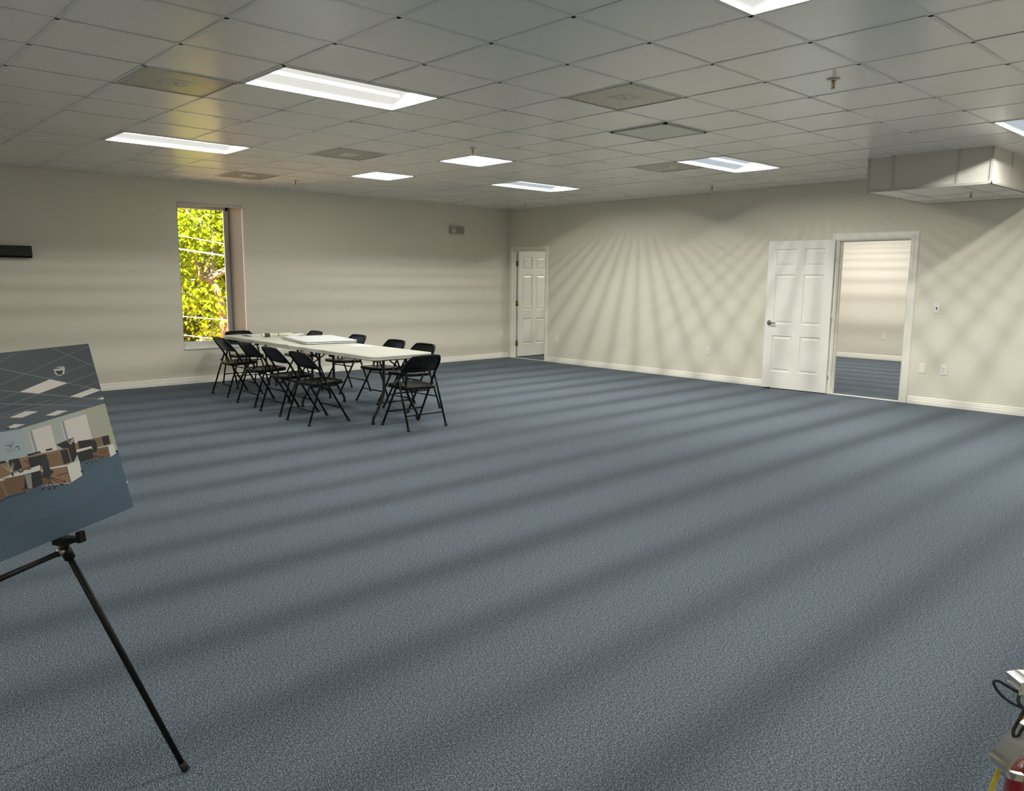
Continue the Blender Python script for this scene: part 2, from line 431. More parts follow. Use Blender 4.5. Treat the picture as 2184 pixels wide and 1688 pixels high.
# ------------------------------------------------------------------ ceiling fixtures
def lampnodes(ld, amp, axis=0):
    ld.use_nodes = True; t = ld.node_tree
    e = t.nodes['Emission']; g = t.nodes.new('ShaderNodeNewGeometry'); sp = t.nodes.new('ShaderNodeSeparateXYZ')
    t.links.new(g.outputs['Incoming'], sp.inputs[0])
    def mth(op, a, b=None):
        n = t.nodes.new('ShaderNodeMath'); n.operation = op
        for k, v in enumerate((a, b)):
            if v is None: continue
            if isinstance(v, (int, float)): n.inputs[k].default_value = v
            else: t.links.new(v, n.inputs[k])
        return n.outputs[0]
    # photometric web of the ribbed lens: streaks in planes that contain the tube axis
    ax = mth('ABSOLUTE', sp.outputs[axis]); az = mth('MAXIMUM', mth('ABSOLUTE', sp.outputs[2]), .02)
    tn = mth('DIVIDE', ax, az)
    ph = mth('DIVIDE', tn, mth('ADD', .2, mth('MULTIPLY', tn, .025)))
    cs = mth('COSINE', mth('MULTIPLY', ph, 2 * PI))
    sh = mth('POWER', mth('ADD', mth('MULTIPLY', cs, .5), .5), 2.2)
    fall = mth('DIVIDE', 1.0, mth('ADD', 1.0, mth('MULTIPLY', mth('MULTIPLY', tn, tn), .02)))
    iz2 = mth('POWER', mth('ABSOLUTE', sp.outputs[2]), 1.6)
    amp_ = mth('MULTIPLY', mth('ADD', .34, mth('MULTIPLY', iz2, .66)), amp)
    st = mth('SUBTRACT', 1.0, mth('MULTIPLY', sh, amp_))
    st = mth('MULTIPLY', st, fall)
    t.links.new(st, e.inputs['Strength'])
LAMPCOL = (1.0, 0.985, 0.93)
def long_fixture(i, j, label, cool=False, power=1.0):
    x0, x1 = cx_(i), cx_(i + 1); y1, y0 = cy_(j), cy_(j + 2)
    xm, ym = (x0 + x1) / 2, (y0 + y1) / 2
    a, b = S / 2 - .013, S - .013
    t = thing('ceiling_light', label, 'ceiling light', (xm, ym, H), group='long recessed ceiling lights')
    bm = bmesh.new()
    for q in ((-a, -a + .012, -b, b), (a - .012, a, -b, b), (-a, a, -b, -b + .012), (-a, a, b - .012, b)): box(bm, *q, -.004, .010)
    obj('frame', bm, m_fixframe, t)
    bm = bmesh.new()
    for q in ((-a, -a + .002, -b, b), (a - .002, a, -b, b), (-a, a, -b, -b + .002), (-a, a, b - .002, b)): box(bm, *q, .010, .12)
    box(bm, -a, a, -b, b, .12, .122); obj('housing', bm, m_housing, t)
    obj('lens', bx(-a + .012, a - .012, -b + .012, b - .012, .002, .004), m_lenscool if cool else m_lens, t)
    for s in (-.16, .16): obj('tube', tb([(s, -b + .03, .075), (s, b - .03, .075)], .013, 10), m_tube, t)
    ld = bpy.data.lights.new('lamp', 'AREA'); ld.shape = 'RECTANGLE'; ld.size = .08; ld.size_y = 1.12
    ld.energy = LAMP_W * power * (.5 / .24); ld.color = LAMPCOL; lampnodes(ld, .60)
    lo = bpy.data.objects.new('lamp', ld); C.objects.link(lo); lo.parent = t; lo.location = (0, 0, .098)
    return t
LBL = {(9, 10): 'bright long ceiling light nearest the camera, beside the glowing square vent',
 (4, 10): 'narrow-looking long ceiling light above and left of the window',
 (9, 2): 'long cool white ceiling light touching a brown square vent',
 (4, 2): 'farthest long cool white ceiling light near the room corner',
 (14, 10): 'ceiling light cut by the top edge of the photo',
 (14, 2): 'ceiling light cut by the right edge of the photo, beside the boxed soffit'}
for i, j in LONG:
    long_fixture(i, j, power=(1.7 if j == 2 else (.85 if i == 4 else 1.0)), label=LBL.get((i, j), 'long ceiling light outside the photo, %s from window wall, %s from door wall' % ({4: 'first', 9: 'second', 14: 'third', 19: 'fourth'}[i], {2: 'first', 10: 'second', 18: 'third'}[j])), cool=(j == 2))
def square_fixture(i, j, label):
    xm, ym = (cx_(i) + cx_(i + 1)) / 2, (cy_(j) + cy_(j + 1)) / 2; a = S / 2 - .012
    t = thing('ceiling_light', label, 'ceiling light', (xm, ym, H), group='square recessed ceiling lights')
    bm = bmesh.new()
    for q in ((-a, -a + .014, -a, a), (a - .014, a, -a, a), (-a, a, -a, -a + .014), (-a, a, a - .014, a)): box(bm, *q, -.004, .02)
    obj('frame', bm, m_fixframe, t)
    obj('panel', bx(-a + .014, a - .014, -a + .014, a - .014, 0, .012), m_sq, t)
SL = {(3, 6): 'small square bright ceiling light, the left one of two squares', (6, 6): 'small square bright ceiling light, the right one of two squares'}
for q in SQUARE: square_fixture(*q, SL.get(q, 'square ceiling light outside the photo to the right'))
def vent(i, j, label):
    xm, ym = (cx_(i) + cx_(i + 1)) / 2, (cy_(j) + cy_(j + 1)) / 2; a = S / 2 - .012
    t = thing('ceiling_vent', label, 'vent', (xm, ym, H), group='square perforated ceiling vents')
    obj('perforated_face', bx(-a, a, -a, a, -.001, .006), m_vent, t)
    bm = bmesh.new()
    for q in ((-a, -a + .008, -a, a), (a - .008, a, -a, a), (-a, a, -a, -a + .008), (-a, a, a - .008, a)): box(bm, *q, -.005, -.001)
    obj('frame', bm, m_ventc, t)
    bm = bx(-.090, .090, -.090, .090, -.0022, -.001); obj('centre_plate', bm, m_ventc, t)
    obj('screw', bx(-.006, .006, -.006, .006, -.0045, -.0022), m_slot, t)
VL = {(8, 12): 'square perforated ceiling vent catching a warm glow, beside the nearest long light',
 (11, 8): 'large-looking brown square ceiling vent near top centre of the photo',
 (5, 8): 'brown square ceiling vent between the two long lights and the square lights',
 (1, 8): 'farthest left brown ceiling vent, right above the window side wall',
 (8, 3): 'brown ceiling vent partly behind the long cool white light'}
for q in VENTS: vent(*q, VL[q])
i, j = PANEL[0]; xm, ym = (cx_(i) + cx_(i + 1)) / 2, (cy_(j) + cy_(j + 1)) / 2
t = thing('ceiling_panel', 'unlit square cream ceiling panel with a thin metal rim', 'ceiling panel', (xm, ym, H)); a = S / 2 - .012
bm = bmesh.new()
for q in ((-a, -a + .028, -a, a), (a - .028, a, -a, a), (-a, a, -a, -a + .028), (-a, a, a - .028, a)): box(bm, *q, -.010, .004)
obj('frame', bm, m_teew, t)
obj('face', bx(-a + .03, a - .03, -a + .03, a - .03, -.007, .003), m_lens_off, t)
obj('rim_gap', bx(-a + .027, a - .027, -a + .027, a - .027, -.002, .001), m_dark, t)

def sprinkler(x, y, z, label):
    t = thing('sprinkler_head', label, 'sprinkler', (x, y, z), group='fire sprinkler heads on the ceiling')
    bm = bmesh.new(); lathe(bm, [(0, -.0012), (.042, -.0012), (.040, -.006), (.022, -.010), (.018, -.004), (0, -.004)], 24); obj('escutcheon', bm, m_chromed, t)
    bm = bmesh.new(); lathe(bm, [(0, -.004), (.011, -.004), (.011, -.020), (.008, -.024), (0, -.024)], 12); obj('body', bm, m_brass, t)
    bm = bmesh.new()
    tube(bm, [(-.010, 0, -.022), (-.013, 0, -.034), (-.004, 0, -.052)], .0022, 6); tube(bm, [(.010, 0, -.022), (.013, 0, -.034), (.004, 0, -.052)], .0022, 6)
    obj('yoke', bm, m_brass, t)
    obj('glass_bulb', tb([(0, 0, -.024), (0, 0, -.050)], .0035, 8), m_redp, t)
    bm = bmesh.new(); lathe(bm, [(0, -.052), (.016, -.052), (.015, -.055), (0, -.055)], 16); obj('deflector', bm, m_brass, t)
for x, y, z, l in ((8.590, -5.119, H, 'nearest sprinkler head, upper right of the ceiling'), (4.912, -5.027, H, 'sprinkler head just above the right square light'),
    (1.269, -5.023, H, 'sprinkler head between the farthest left vent and the left square light'), (4.895, -.776, H, 'sprinkler head near the door wall below the long cool light'),
    (1.204, -.729, H, 'tiny sprinkler head near the far room corner'), (8.16, -.98, 2.419, 'sprinkler head under the boxed soffit')):
    sprinkler(x, y, z, l)
# small wire hook clipped to a ceiling tee
t = tb(smooth_path([(9.56, -6.98, H), (9.56, -6.98, H - .02), (9.57, -6.975, H - .03), (9.575, -6.97, H - .018)], 4), .0018, 6)
tag(obj('ceiling_hook', t, m_chromed), 'tiny wire hook hanging from a ceiling tee at upper right', 'hook')

# ------------------------------------------------------------------ boxed soffit
SZ = 2.419
sof = struct(empty('trim_1', (0, 0, 0)), 'boxed soffit of textured tiles above the open door')
x0, x1, y0 = SOF
bm = bmesh.new(); box(bm, x0 + .012, x1 - .012, y0 + .012, -.001, SZ + .03, H + .19); obj('core', bm, m_dark, sof)
fx = [x0 + .006, cx_(12), cx_(13), x1 - .006]
for a, b in zip(fx, fx[1:]):
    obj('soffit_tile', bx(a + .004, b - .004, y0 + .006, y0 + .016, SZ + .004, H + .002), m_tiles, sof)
fy = [-.001, cy_(0), cy_(1), y0 + .006]
for a, b in zip(fy, fy[1:]):
    if a - b < .03: continue
    for X, dx in ((x0, 1), (x1, -1)):
        xa, xb = sorted((X + dx * .006, X + dx * .016))
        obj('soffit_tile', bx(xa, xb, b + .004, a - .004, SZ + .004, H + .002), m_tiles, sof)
bxs = [x0 + .01, cx_(12) + .03, cx_(13) + .03, x1 - .01]; bys = [-.002, -.38, cy_(1) + .18, y0 + .01]
for a, b in zip(bxs, bxs[1:]):
    for c, d in zip(bys, bys[1:]): obj('soffit_tile', bx(a + .004, b - .004, d + .004, c - .004, SZ + .001, SZ + .012), m_tile, sof)
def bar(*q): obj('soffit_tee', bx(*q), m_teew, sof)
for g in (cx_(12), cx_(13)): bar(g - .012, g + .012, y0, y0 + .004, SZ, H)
for g in (cy_(0), cy_(1)):
    bar(x1 - .004, x1, g - .012, g + .012, SZ, H); bar(x0, x0 + .004, g - .012, g + .012, SZ, H)
for X, dx in ((x0, 1), (x1, -1)):
    a, b = sorted((X - dx * .001, X + dx * .022)); bar(a, b, y0 - .001, y0 + .004, SZ, H)
    a, b = sorted((X - dx * .0015, X + dx * .003)); bar(a, b, y0, y0 + .022, SZ, H); bar(a, b, y0 - .002, -.001, SZ - .002, SZ + .022)
    a, b = sorted((X - dx * .0015, X + dx * .022)); bar(a, b, y0 - .002, -.001, SZ - .002, SZ + .001)
bar(x0 - .001, x1 + .001, y0 - .002, y0 + .004, SZ - .002, SZ + .022); bar(x0, x1, y0 - .001, y0 + .022, SZ - .002, SZ + .001)
bar(x0, x1, -.02, -.001, SZ - .001, SZ + .001)
for g in bxs[1:-1]: bar(g - .012, g + .012, y0 + .01, -.002, SZ - .0008, SZ + .001)
for g in bys[1:-1]: bar(x0 + .01, x1 - .01, g - .012, g + .012, SZ - .0008, SZ + .001)

# ------------------------------------------------------------------ window
win = struct(empty('window_1', (0, 0, 0)), 'tall narrow window in a deep reveal with green trees outside')
e = .0015
obj('sill', bx(-WT + .07, .014, WY0 + e, WY1 - e, WZ0 + .001, WZ0 + .024, .004), m_winwhite, win)
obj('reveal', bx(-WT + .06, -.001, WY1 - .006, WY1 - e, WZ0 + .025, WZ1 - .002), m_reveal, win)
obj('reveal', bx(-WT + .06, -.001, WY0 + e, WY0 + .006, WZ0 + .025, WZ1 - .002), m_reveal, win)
obj('corner_bead', bx(-.030, .006, WY1 - .014, WY1 + .004, WZ0 + .025, WZ1 + .004, .003), m_winwhite, win)
fr = bmesh.new(); gx0 = -WT + .02
for q in ((WY0 + e, WY0 + .045, WZ0 + .002, WZ1 - .002), (WY1 - .045, WY1 - e, WZ0 + .002, WZ1 - .002), (WY0 + e, WY1 - e, WZ0 + .002, WZ0 + .05), (WY0 + e, WY1 - e, WZ1 - .05, WZ1 - .002)):
    box(fr, gx0, gx0 + .05, *q)
for q in ((WY0 + .045, WY0 + .065, WZ0 + .05, WZ1 - .05), (WY1 - .065, WY1 - .045, WZ0 + .05, WZ1 - .05), (WY0 + .045, WY1 - .045, WZ0 + .05, WZ0 + .07)):
    box(fr, gx0 + .005, gx0 + .035, *q)
obj('frame', fr, m_winwhite, win)
obj('pane', bx(gx0 + .018, gx0 + .022, WY0 + .06, WY1 - .06, WZ0 + .06, WZ1 - .045), m_glass, win)
t = thing('blind_headrail', 'grey blind headrail across the top of the window', 'blind', (0, (WY0 + WY1) / 2, WZ1))
hw = (WY1 - WY0) / 2
obj('rail', bx(-.045, -.006, -hw + .008, hw - .008, -.042, -.004, .003), m_head, t)
for s in (-.40, .30): obj('bracket', bx(-.05, -.002, s, s + .05, -.003, -.0005), m_winwhite, t)
obj('end_cap', bx(-.047, -.004, hw - .010, hw - .0075, -.045, -.003), m_blackp, t)

# ------------------------------------------------------------------ doors
def panel_door(name, parent, wd, ht, th=.035):
    """six-panel leaf, local x from hinge (0) to free edge (wd), face towards -y and +y"""
    leaf = link(name, bpy.data.meshes.new(name), parent)
    bm = bmesh.new(); st = .115 * wd / .9; mu = .115 * wd / .9
    pw = (wd - 2 * st - mu) / 2
    rows = [(.235, .235 + .50), (.235 + .50 + .165, .90 + .675), (1.575 + .11, 1.685 + .235)]
    k = ht / 2.03; rows = [(a * k, b * k) for a, b in rows]
    cols = [(st, st + pw), (st + pw + mu, wd - st)]
    box(bm, 0, st, -th / 2, th / 2, 0, ht); box(bm, wd - st, wd, -th / 2, th / 2, 0, ht); box(bm, st + pw, st + pw + mu, -th / 2, th / 2, 0, ht)
    zs = [0] + [v for r in rows for v in r] + [ht]
    for a, b in zip(zs[::2], zs[1::2]):
        for c, d in cols: box(bm, c, d, -th / 2, th / 2, a, b)
    bmesh.ops.recalc_face_normals(bm, faces=bm.faces); bm.to_mesh(leaf.data); bm.free(); leaf.data.materials.append(m_door)
    for a, b in rows:
        for c, d in cols:
            bm = bmesh.new()
            for s in (-1, 1):
                y0_, y1_, y2_ = s * (th / 2 - .0005), s * (th / 2 - .013), s * (th / 2 - .0035)
                def ring(i_, y): return [(c + i_, y, a + i_), (d - i_, y, a + i_), (d - i_, y, b - i_), (c + i_, y, b - i_)]
                loft(bm, [ring(0, y0_), ring(.010, y1_), ring(.016, y1_), ring(.042, y2_)], cap0=False)
            obj('door_panel', bm, m_door, leaf)
    return leaf
CAS = [(0, 0), (0, .012), (.012, .017), (.03, .017), (.036, .013), (.072, .011), (.080, .006), (.080, 0)]
def casing(x0, x1, zt, wdt, name, parent, skip_left=False):
    sc_ = wdt / .08
    def P(cx, cz, dx, dz, u, v): return (cx + dx * u * sc_, -v - .0005, cz + dz * u * sc_)
    bm = bmesh.new()
    loops = []
    for (cx, cz, dx, dz) in ((x0, 0.001, -1, 0), (x0, zt, -1, 1), (x1, zt, 1, 1), (x1, 0.001, 1, 0)):
        loops.append([P(cx, cz, dx, dz, u, v) for u, v in CAS])
    loft(bm, loops); return obj(name, bm, m_trim, parent)
def jamb(x0, x1, zt, parent):
    bm = bmesh.new()
    box(bm, x0 - .0, x0 + .018, -.001, T + .001, .001, zt); box(bm, x1 - .018, x1, -.001, T + .001, .001, zt); box(bm, x0 + .018, x1 - .018, -.001, T + .001, zt - .018, zt)
    box(bm, x0 + .018, x0 + .03, .045, .08, .001, zt - .018); box(bm, x1 - .03, x1 - .018, .045, .08, .001, zt - .018); box(bm, x0 + .03, x1 - .03, .045, .08, zt - .03, zt - .018)
    obj('jamb', bm, m_trim, parent)
def lever(parent, x, z, side, th, mt, dirx=1):
    """lever handle on the face at y = side*th/2"""
    s = side; bm = bmesh.new()
    n = 16
    loft(bm, [[(x + r * math.cos(2 * PI * k / n), s * (th / 2 + y), z + r * math.sin(2 * PI * k / n)) for k in range(n)] for r, y in ((.033, .0005), (.033, .006), (.026, .014), (.014, .018), (.013, .04))], smooth=True)
    tube(bm, smooth_path([(x, s * (th / 2 + .045), z), (x + dirx * .03, s * (th / 2 + .05), z + .002), (x + dirx * .075, s * (th / 2 + .05), z), (x + dirx * .11, s * (th / 2 + .046), z - .004)], 4), .0085, 8)
    return obj('door_handle', bm, mt, parent)
# door 1: leaf folded back against the wall
d1 = struct(empty('door_1', (0, 0, 0)), 'open white six-panel door folded back against the wall')
casing(D1[0] + .008, D1[1] - .008, DH - .008, .088, 'casing', d1); jamb(D1[0], D1[1], DH, d1)
leaf = panel_door('leaf', d1, .905, 2.018)
leaf.location = (6.318, -.042, .012); leaf.rotation_euler = (0, 0, PI + .058)
lever(leaf, .905 - .065, .905, 1, .035, m_nickel, -1); lever(leaf, .905 - .065, .905, -1, .022, m_nickel, -1).scale = (1, .6, 1)
for z in (.25, 1.03, 1.80):
    bm = bmesh.new(); tube(bm, [(6.327, -.026, z - .045), (6.327, -.026, z + .045)], .006, 8); box(bm, 6.329, 6.336, -.024, .02, z - .044, z + .044)
    obj('hinge', bm, m_trim, d1)
bm = bx(D1[0] + .002, D1[1] - .002, -.018, .055, .0005, .009, .003); obj('threshold', bm, m_alu, d1)
obj('strike_plate', bx(D1[1] - .0195, D1[1] - .018, .01, .035, .90, .96), m_nickel, d1)
st_ = thing('door_stop', 'small black rubber doorstop under the folded-back door leaf', 'doorstop', (5.50, -.135, 0), .0)
bm = bmesh.new(); loft(bm, [[(-.05, -.02, .001), (.05, -.02, .001), (.05, .02, .001), (-.05, .02, .001)], [(-.045, -.018, .010), (.045, -.018, .022), (.045, .018, .022), (-.045, .018, .010)]]); obj('wedge', bm, m_rubber, st_)
# door 2: leaf swung away into the room behind
d2 = struct(empty('door_2', (0, 0, 0)), 'white six-panel door swung open into the room behind, near the corner')
casing(D2[0] + .008, D2[1] - .008, DH - .008, .066, 'casing', d2); jamb(D2[0], D2[1], DH, d2)
leaf2 = panel_door('leaf', d2, .875, 2.000)
leaf2.location = (D2[0] + .042, T + .010, .014); leaf2.rotation_euler = (0, 0, math.radians(92.5))
lever(leaf2, .875 - .065, .93, -1, .035, m_brass, -1)
for z in (.27, 1.03, 1.78):
    bm = bmesh.new(); tube(bm, [(D2[0] + .024, T + .008, z - .05), (D2[0] + .024, T + .008, z + .05)], .008, 8); box(bm, D2[0] + .0185, D2[0] + .022, T - .04, T + .004, z - .05, z + .05)
    box(bm, D2[0] + .026, D2[0] + .058, T + .0045, T + .008, z - .05, z + .05)
    obj('hinge', bm, m_brass, d2, True)['label'] = 'brass hinge'
obj('threshold', bx(D2[0] + .002, D2[1] - .002, -.012, .045, .0005, .008, .003), m_alu, d2)

# ------------------------------------------------------------------ wall plates and boxes
def plate(x, z, kind, label, on='B', yy=0.0):
    if on == 'B': t = thing('power_outlet' if kind == 'outlet' else ('light_switch' if kind == 'switch' else 'blank_wall_plate'), label, {'outlet': 'outlet', 'switch': 'switch', 'blank': 'wall plate'}[kind], (x, yy - .0003, z))
    else:
        t = thing('power_outlet' if kind == 'outlet' else 'blank_wall_plate', label, 'outlet' if kind == 'outlet' else 'wall plate', (.0003, x, z), PI / 2)
    bm = bx(-.036, .036, -.006, 0, -.058, .058, .0025); obj('plate', bm, m_plate, t)
    if kind == 'outlet':
        for s in (-.0195, .0195):
            bm = bmesh.new(); pts = rrect(.033, .028, .010, 4)
            loft(bm, [[(px, -.006, pz + s) for px, pz in pts], [(px, -.0085, pz + s) for px, pz in pts]]); so = obj('socket', bm, m_plate, t)
            bm = bmesh.new(); box(bm, -.0085, -.0055, -.0092, -.0084, s - .002, s + .008); box(bm, .0055, .0085, -.0092, -.0084, s - .002, s + .008); box(bm, -.003, .003, -.0092, -.0084, s - .011, s - .006)
            obj('slot', bm, m_slot, so)
    if kind == 'switch':
        obj('surround', bx(-.006, .006, -.0072, -.0055, -.014, .014), m_slot, t)
        bm = bmesh.new(); loft(bm, [[(-.0045, -.006, -.009), (.0045, -.006, -.009), (.0045, -.006, .009), (-.0045, -.006, .009)], [(-.0035, -.018, -.004), (.0035, -.018, -.004), (.0035, -.018, .003), (-.0035, -.018, .003)]])
        obj('toggle', bm, m_slot, t)
    if kind != 'outlet':
        for s in (-.043, .043): obj('screw', bx(-.0025, .0025, -.0068, -.006, s - .0025, s + .0025), m_trim, t)
    return t
plate(1.2975, .440, 'outlet', 'wall outlet just right of the far door by the corner')
plate(4.4526, .447, 'outlet', 'wall outlet midway along the streaked wall, left of the open door leaf')
plate(7.7328, .445, 'outlet', 'wall outlet right of the open doorway, beside the blank plate')
plate(7.4882, .446, 'blank', 'blank cream wall plate low beside the open doorway')
plate(7.594, 1.181, 'switch', 'single toggle light switch right of the open doorway')
plate(-.179, .450, 'outlet', 'wall outlet on the window wall beside the far corner', 'A')
plate(-4.71, .415, 'blank', 'blank wall plate on the window wall, seen under the folding table', 'A')
plate(4.90, .455, 'outlet', 'wall outlet inside the office seen through the open doorway', yy=5.3)
t = thing('emergency_light_box', 'beige wall box with a small white printed sticker, high on the window wall', 'wall box', (0.0004, -1.275, 2.343), PI / 2)
bm = bmesh.new(); prof = [(-.150, .066), (.10, .066), (.150, .040), (.150, -.072), (-.150, -.066)]
loft(bm, [[(x, 0, z) for x, z in prof], [(x, -.055, z) for x, z in prof], [(x * .94, -.066, z * .9) for x, z in prof]]); obj('case', bm, m_box, t)
obj('lamp_cover', bx(.018 - .06, .125, -.069, -.0665, -.055, .045, .001), mat('beige_lens', (.33, .31, .235), .4), t)
obj('sticker', bx(-.125, -.068, -.0675, -.0665, -.050, -.002), m_label, t)
bm = bmesh.new()
for r_ in (-.036, -.016):
    for k in range(3): box(bm, -.117 + k * .016, -.108 + k * .016, -.068, -.0676, r_, r_ + .010)
obj('sticker_print', bm, m_slot, t)
t = thing('wall_speaker_bar', 'long black bar-shaped box high on the window wall at the left edge', 'speaker', (0.0004, -8.30, 1.765), PI / 2)
bm = bmesh.new(); prof = [(0, -.071), (-.075, -.071), (-.095, -.048), (-.085, .066), (-.06, .073), (0, .073)]
loft(bm, [[(-.42, y, z) for y, z in prof], [(.41, y, z) for y, z in prof]]); obj('case', bm, m_blackp, t)
bm = bmesh.new(); loft(bm, [[(-.40, -.0955, -.045), (-.40, -.0865, .062), (.40, -.0865, .062), (.40, -.0955, -.045)], [(-.40, -.0975, -.044), (-.40, -.089, .061), (.40, -.089, .061), (.40, -.0975, -.044)]])
obj('grille', bm, mat('grille_black', (.016, .016, .013), .7), t)

# ------------------------------------------------------------------ folding chairs
ztop = .742
def fy_(z):        # y of the sloping side frame at height z
    if z < .56: return .235 - .58 * z
    return .235 - .58 * .56 - (z - .56) * .78
def U(s):          # half width of the back frame at height s
    if s < .60: return .213 - .004 * max(0, s - .43) / .17
    u = (s - .60) / (ztop - .60)
    return .209 - .102 * (1 - math.sqrt(max(0, 1 - u ** 2.4)))
def make_chair():
    root = thing('folding_chair', 'black metal folding chair', 'chair')
    for s in (-1, 1):
        fo = link('leg', bm_mesh('leg', tb([(s * .225, fy_(.012), .012), (s * .2145, fy_(.40), .40), (s * .2135, fy_(.44), .44)], .0115), m_black), root)
        bm = bmesh.new(); tube(bm, [(s * .2255, fy_(0) + .001, .0005), (s * .2248, fy_(.035), .035)], .0155, 10); obj('foot_cap', bm, m_rubber, fo)
        xr = .232
        re = link('leg', bm_mesh('leg', tb([(s * xr, -.232, .012), (s * (xr - .004), -.09, .42), (s * (xr - .006), -.064, .500), (s * (xr - .008), -.060, .512)], .0105), m_black), root)
        bm = bmesh.new(); tube(bm, [(s * xr, -.236, .0005), (s * xr, -.224, .035)], .0150, 10); obj('foot_cap', bm, m_rubber, re)
        obj('seat_link', tb([(s * .222, -.078, .465), (s * .208, -.12, .425)], .006, 6), m_black, root)
    # upper U frame
    top = ztop - .011
    pts = []
    for z in (.44, .50, .56, .60, .64, .67, .695, .712, .724): pts.append((U(z), fy_(z), z))
    n = 8; xe = U(.724)
    side = list(pts)
    arc = [(xe * (1 - k / n) ** 1.0, fy_(top) + .0, top - (top - .724) * (1 - k / n) ** 3) for k in range(1, n + 1)]
    right = side + arc
    left = [(-x, y, z) for x, y, z in right[::-1]][1:]
    obj('back_frame', tb(right + left, .0115, 8), m_black, root)
    # pressed steel back panel filling the U
    bm = bmesh.new(); rows = 9; cols = 14; g = []
    z0, z1 = .560, top - .004
    for sgn in (0, 1):
        gg = []
        for r_ in range(rows + 1):
            row = []
            for c_ in range(cols + 1):
                u = c_ / cols * 2 - 1; z = z0 + (z1 - z0) * r_ / rows
                hwid = max(U(min(z, .733)) - .004, .05)
                zz = z + (.012 * (u * u) - .004 if r_ == 0 else 0)
                y = fy_(zz) - .020 * (1 - u * u) * math.sin(PI * min(1, (r_ + 1) / (rows + 1))) * .9
                edge = .004 if (abs(u) > .93 or r_ in (0, rows)) else 0
                row.append(bm.verts.new((u * hwid, y + (.005 if sgn else -.005) - (edge if sgn else -edge), zz)))
            gg.append(row)
        g.append(gg)
    for gg in g:
        for r_ in range(rows):
            for c_ in range(cols): bm.faces.new((gg[r_][c_], gg[r_][c_ + 1], gg[r_ + 1][c_ + 1], gg[r_ + 1][c_])).smooth = True
    A, B = g
    for r_ in range(rows):
        bm.faces.new((A[r_][0], A[r_ + 1][0], B[r_ + 1][0], B[r_][0])); bm.faces.new((A[r_][cols], A[r_ + 1][cols], B[r_ + 1][cols], B[r_][cols]))
    for c_ in range(cols):
        bm.faces.new((A[0][c_], A[0][c_ + 1], B[0][c_ + 1], B[0][c_])); bm.faces.new((A[rows][c_], A[rows][c_ + 1], B[rows][c_ + 1], B[rows][c_]))
    obj('backrest', bm, m_black, root)
    # seat
    bm = bmesh.new()
    def sl(k, z, yc=.033, tilt=.03):
        out = []
        for x, y in rrect(.392 * k, .372 * k, .075 * k, 5):
            taper = 1 - .10 * max(0, -y / .18) if False else 1
            out.append((x * taper, y + yc, z + (y) * tilt))
        return out
    loft(bm, [sl(.95, .392), sl(1.0, .395), sl(1.0, .420), sl(.985, .427), sl(.93, .428), sl(.82, .4235), sl(.3, .4225)], smooth=True)
    obj('seat', bm, m_black, root)
    # stretchers
    obj('stretcher', tb([(-.226, -.190, .135 + .01), (.226, -.190, .145)], .0075, 8), m_black, root)
    obj('stretcher', tb([(-.221, fy_(.15), .15), (.221, fy_(.15), .15)], .0075, 8), m_black, root)
    obj('stretcher', tb([(-.217, fy_(.345), .345), (.217, fy_(.345), .345)], .0075, 8), m_black, root)
    return root
ch0 = make_chair(); used = False
CH = [(1.365, -5.975, 0, 'black folding chair at the near side, farthest left, its seat reflecting the window'),
 (2.285, -6.050, .0, 'black folding chair at the near side, second from the left'),
 (3.025, -6.110, .0, 'black folding chair at the near side, third from the left'),
 (3.730, -6.147, .0, 'black folding chair at the near side, rightmost in its row and closest to the camera'),
 (4.605, -5.550, PI / 2, 'black folding chair at the right end of the table, standing alone'),
 (3.700, -4.930, PI + .05, 'black folding chair at the far side, rightmost, behind the end chair'),
 (3.030, -4.875, PI + .02, 'black folding chair at the far side, second from the right'),
 (2.005, -4.775, PI, 'black folding chair at the far side, behind the stack of white boards'),
 (1.000, -4.850, PI - .03, 'black folding chair at the far side, farthest, only its arched back top showing'),
 (.575, -5.500, -PI / 2, 'black folding chair at the left end of the table by the window')]
for x, y, rz, lab in CH:
    c = ch0 if not used else copy_tree(ch0); used = True
    c.location = (x, y, 0); c.rotation_euler = (0, 0, rz); c['label'] = lab; c['group'] = 'black folding chairs around the tables'

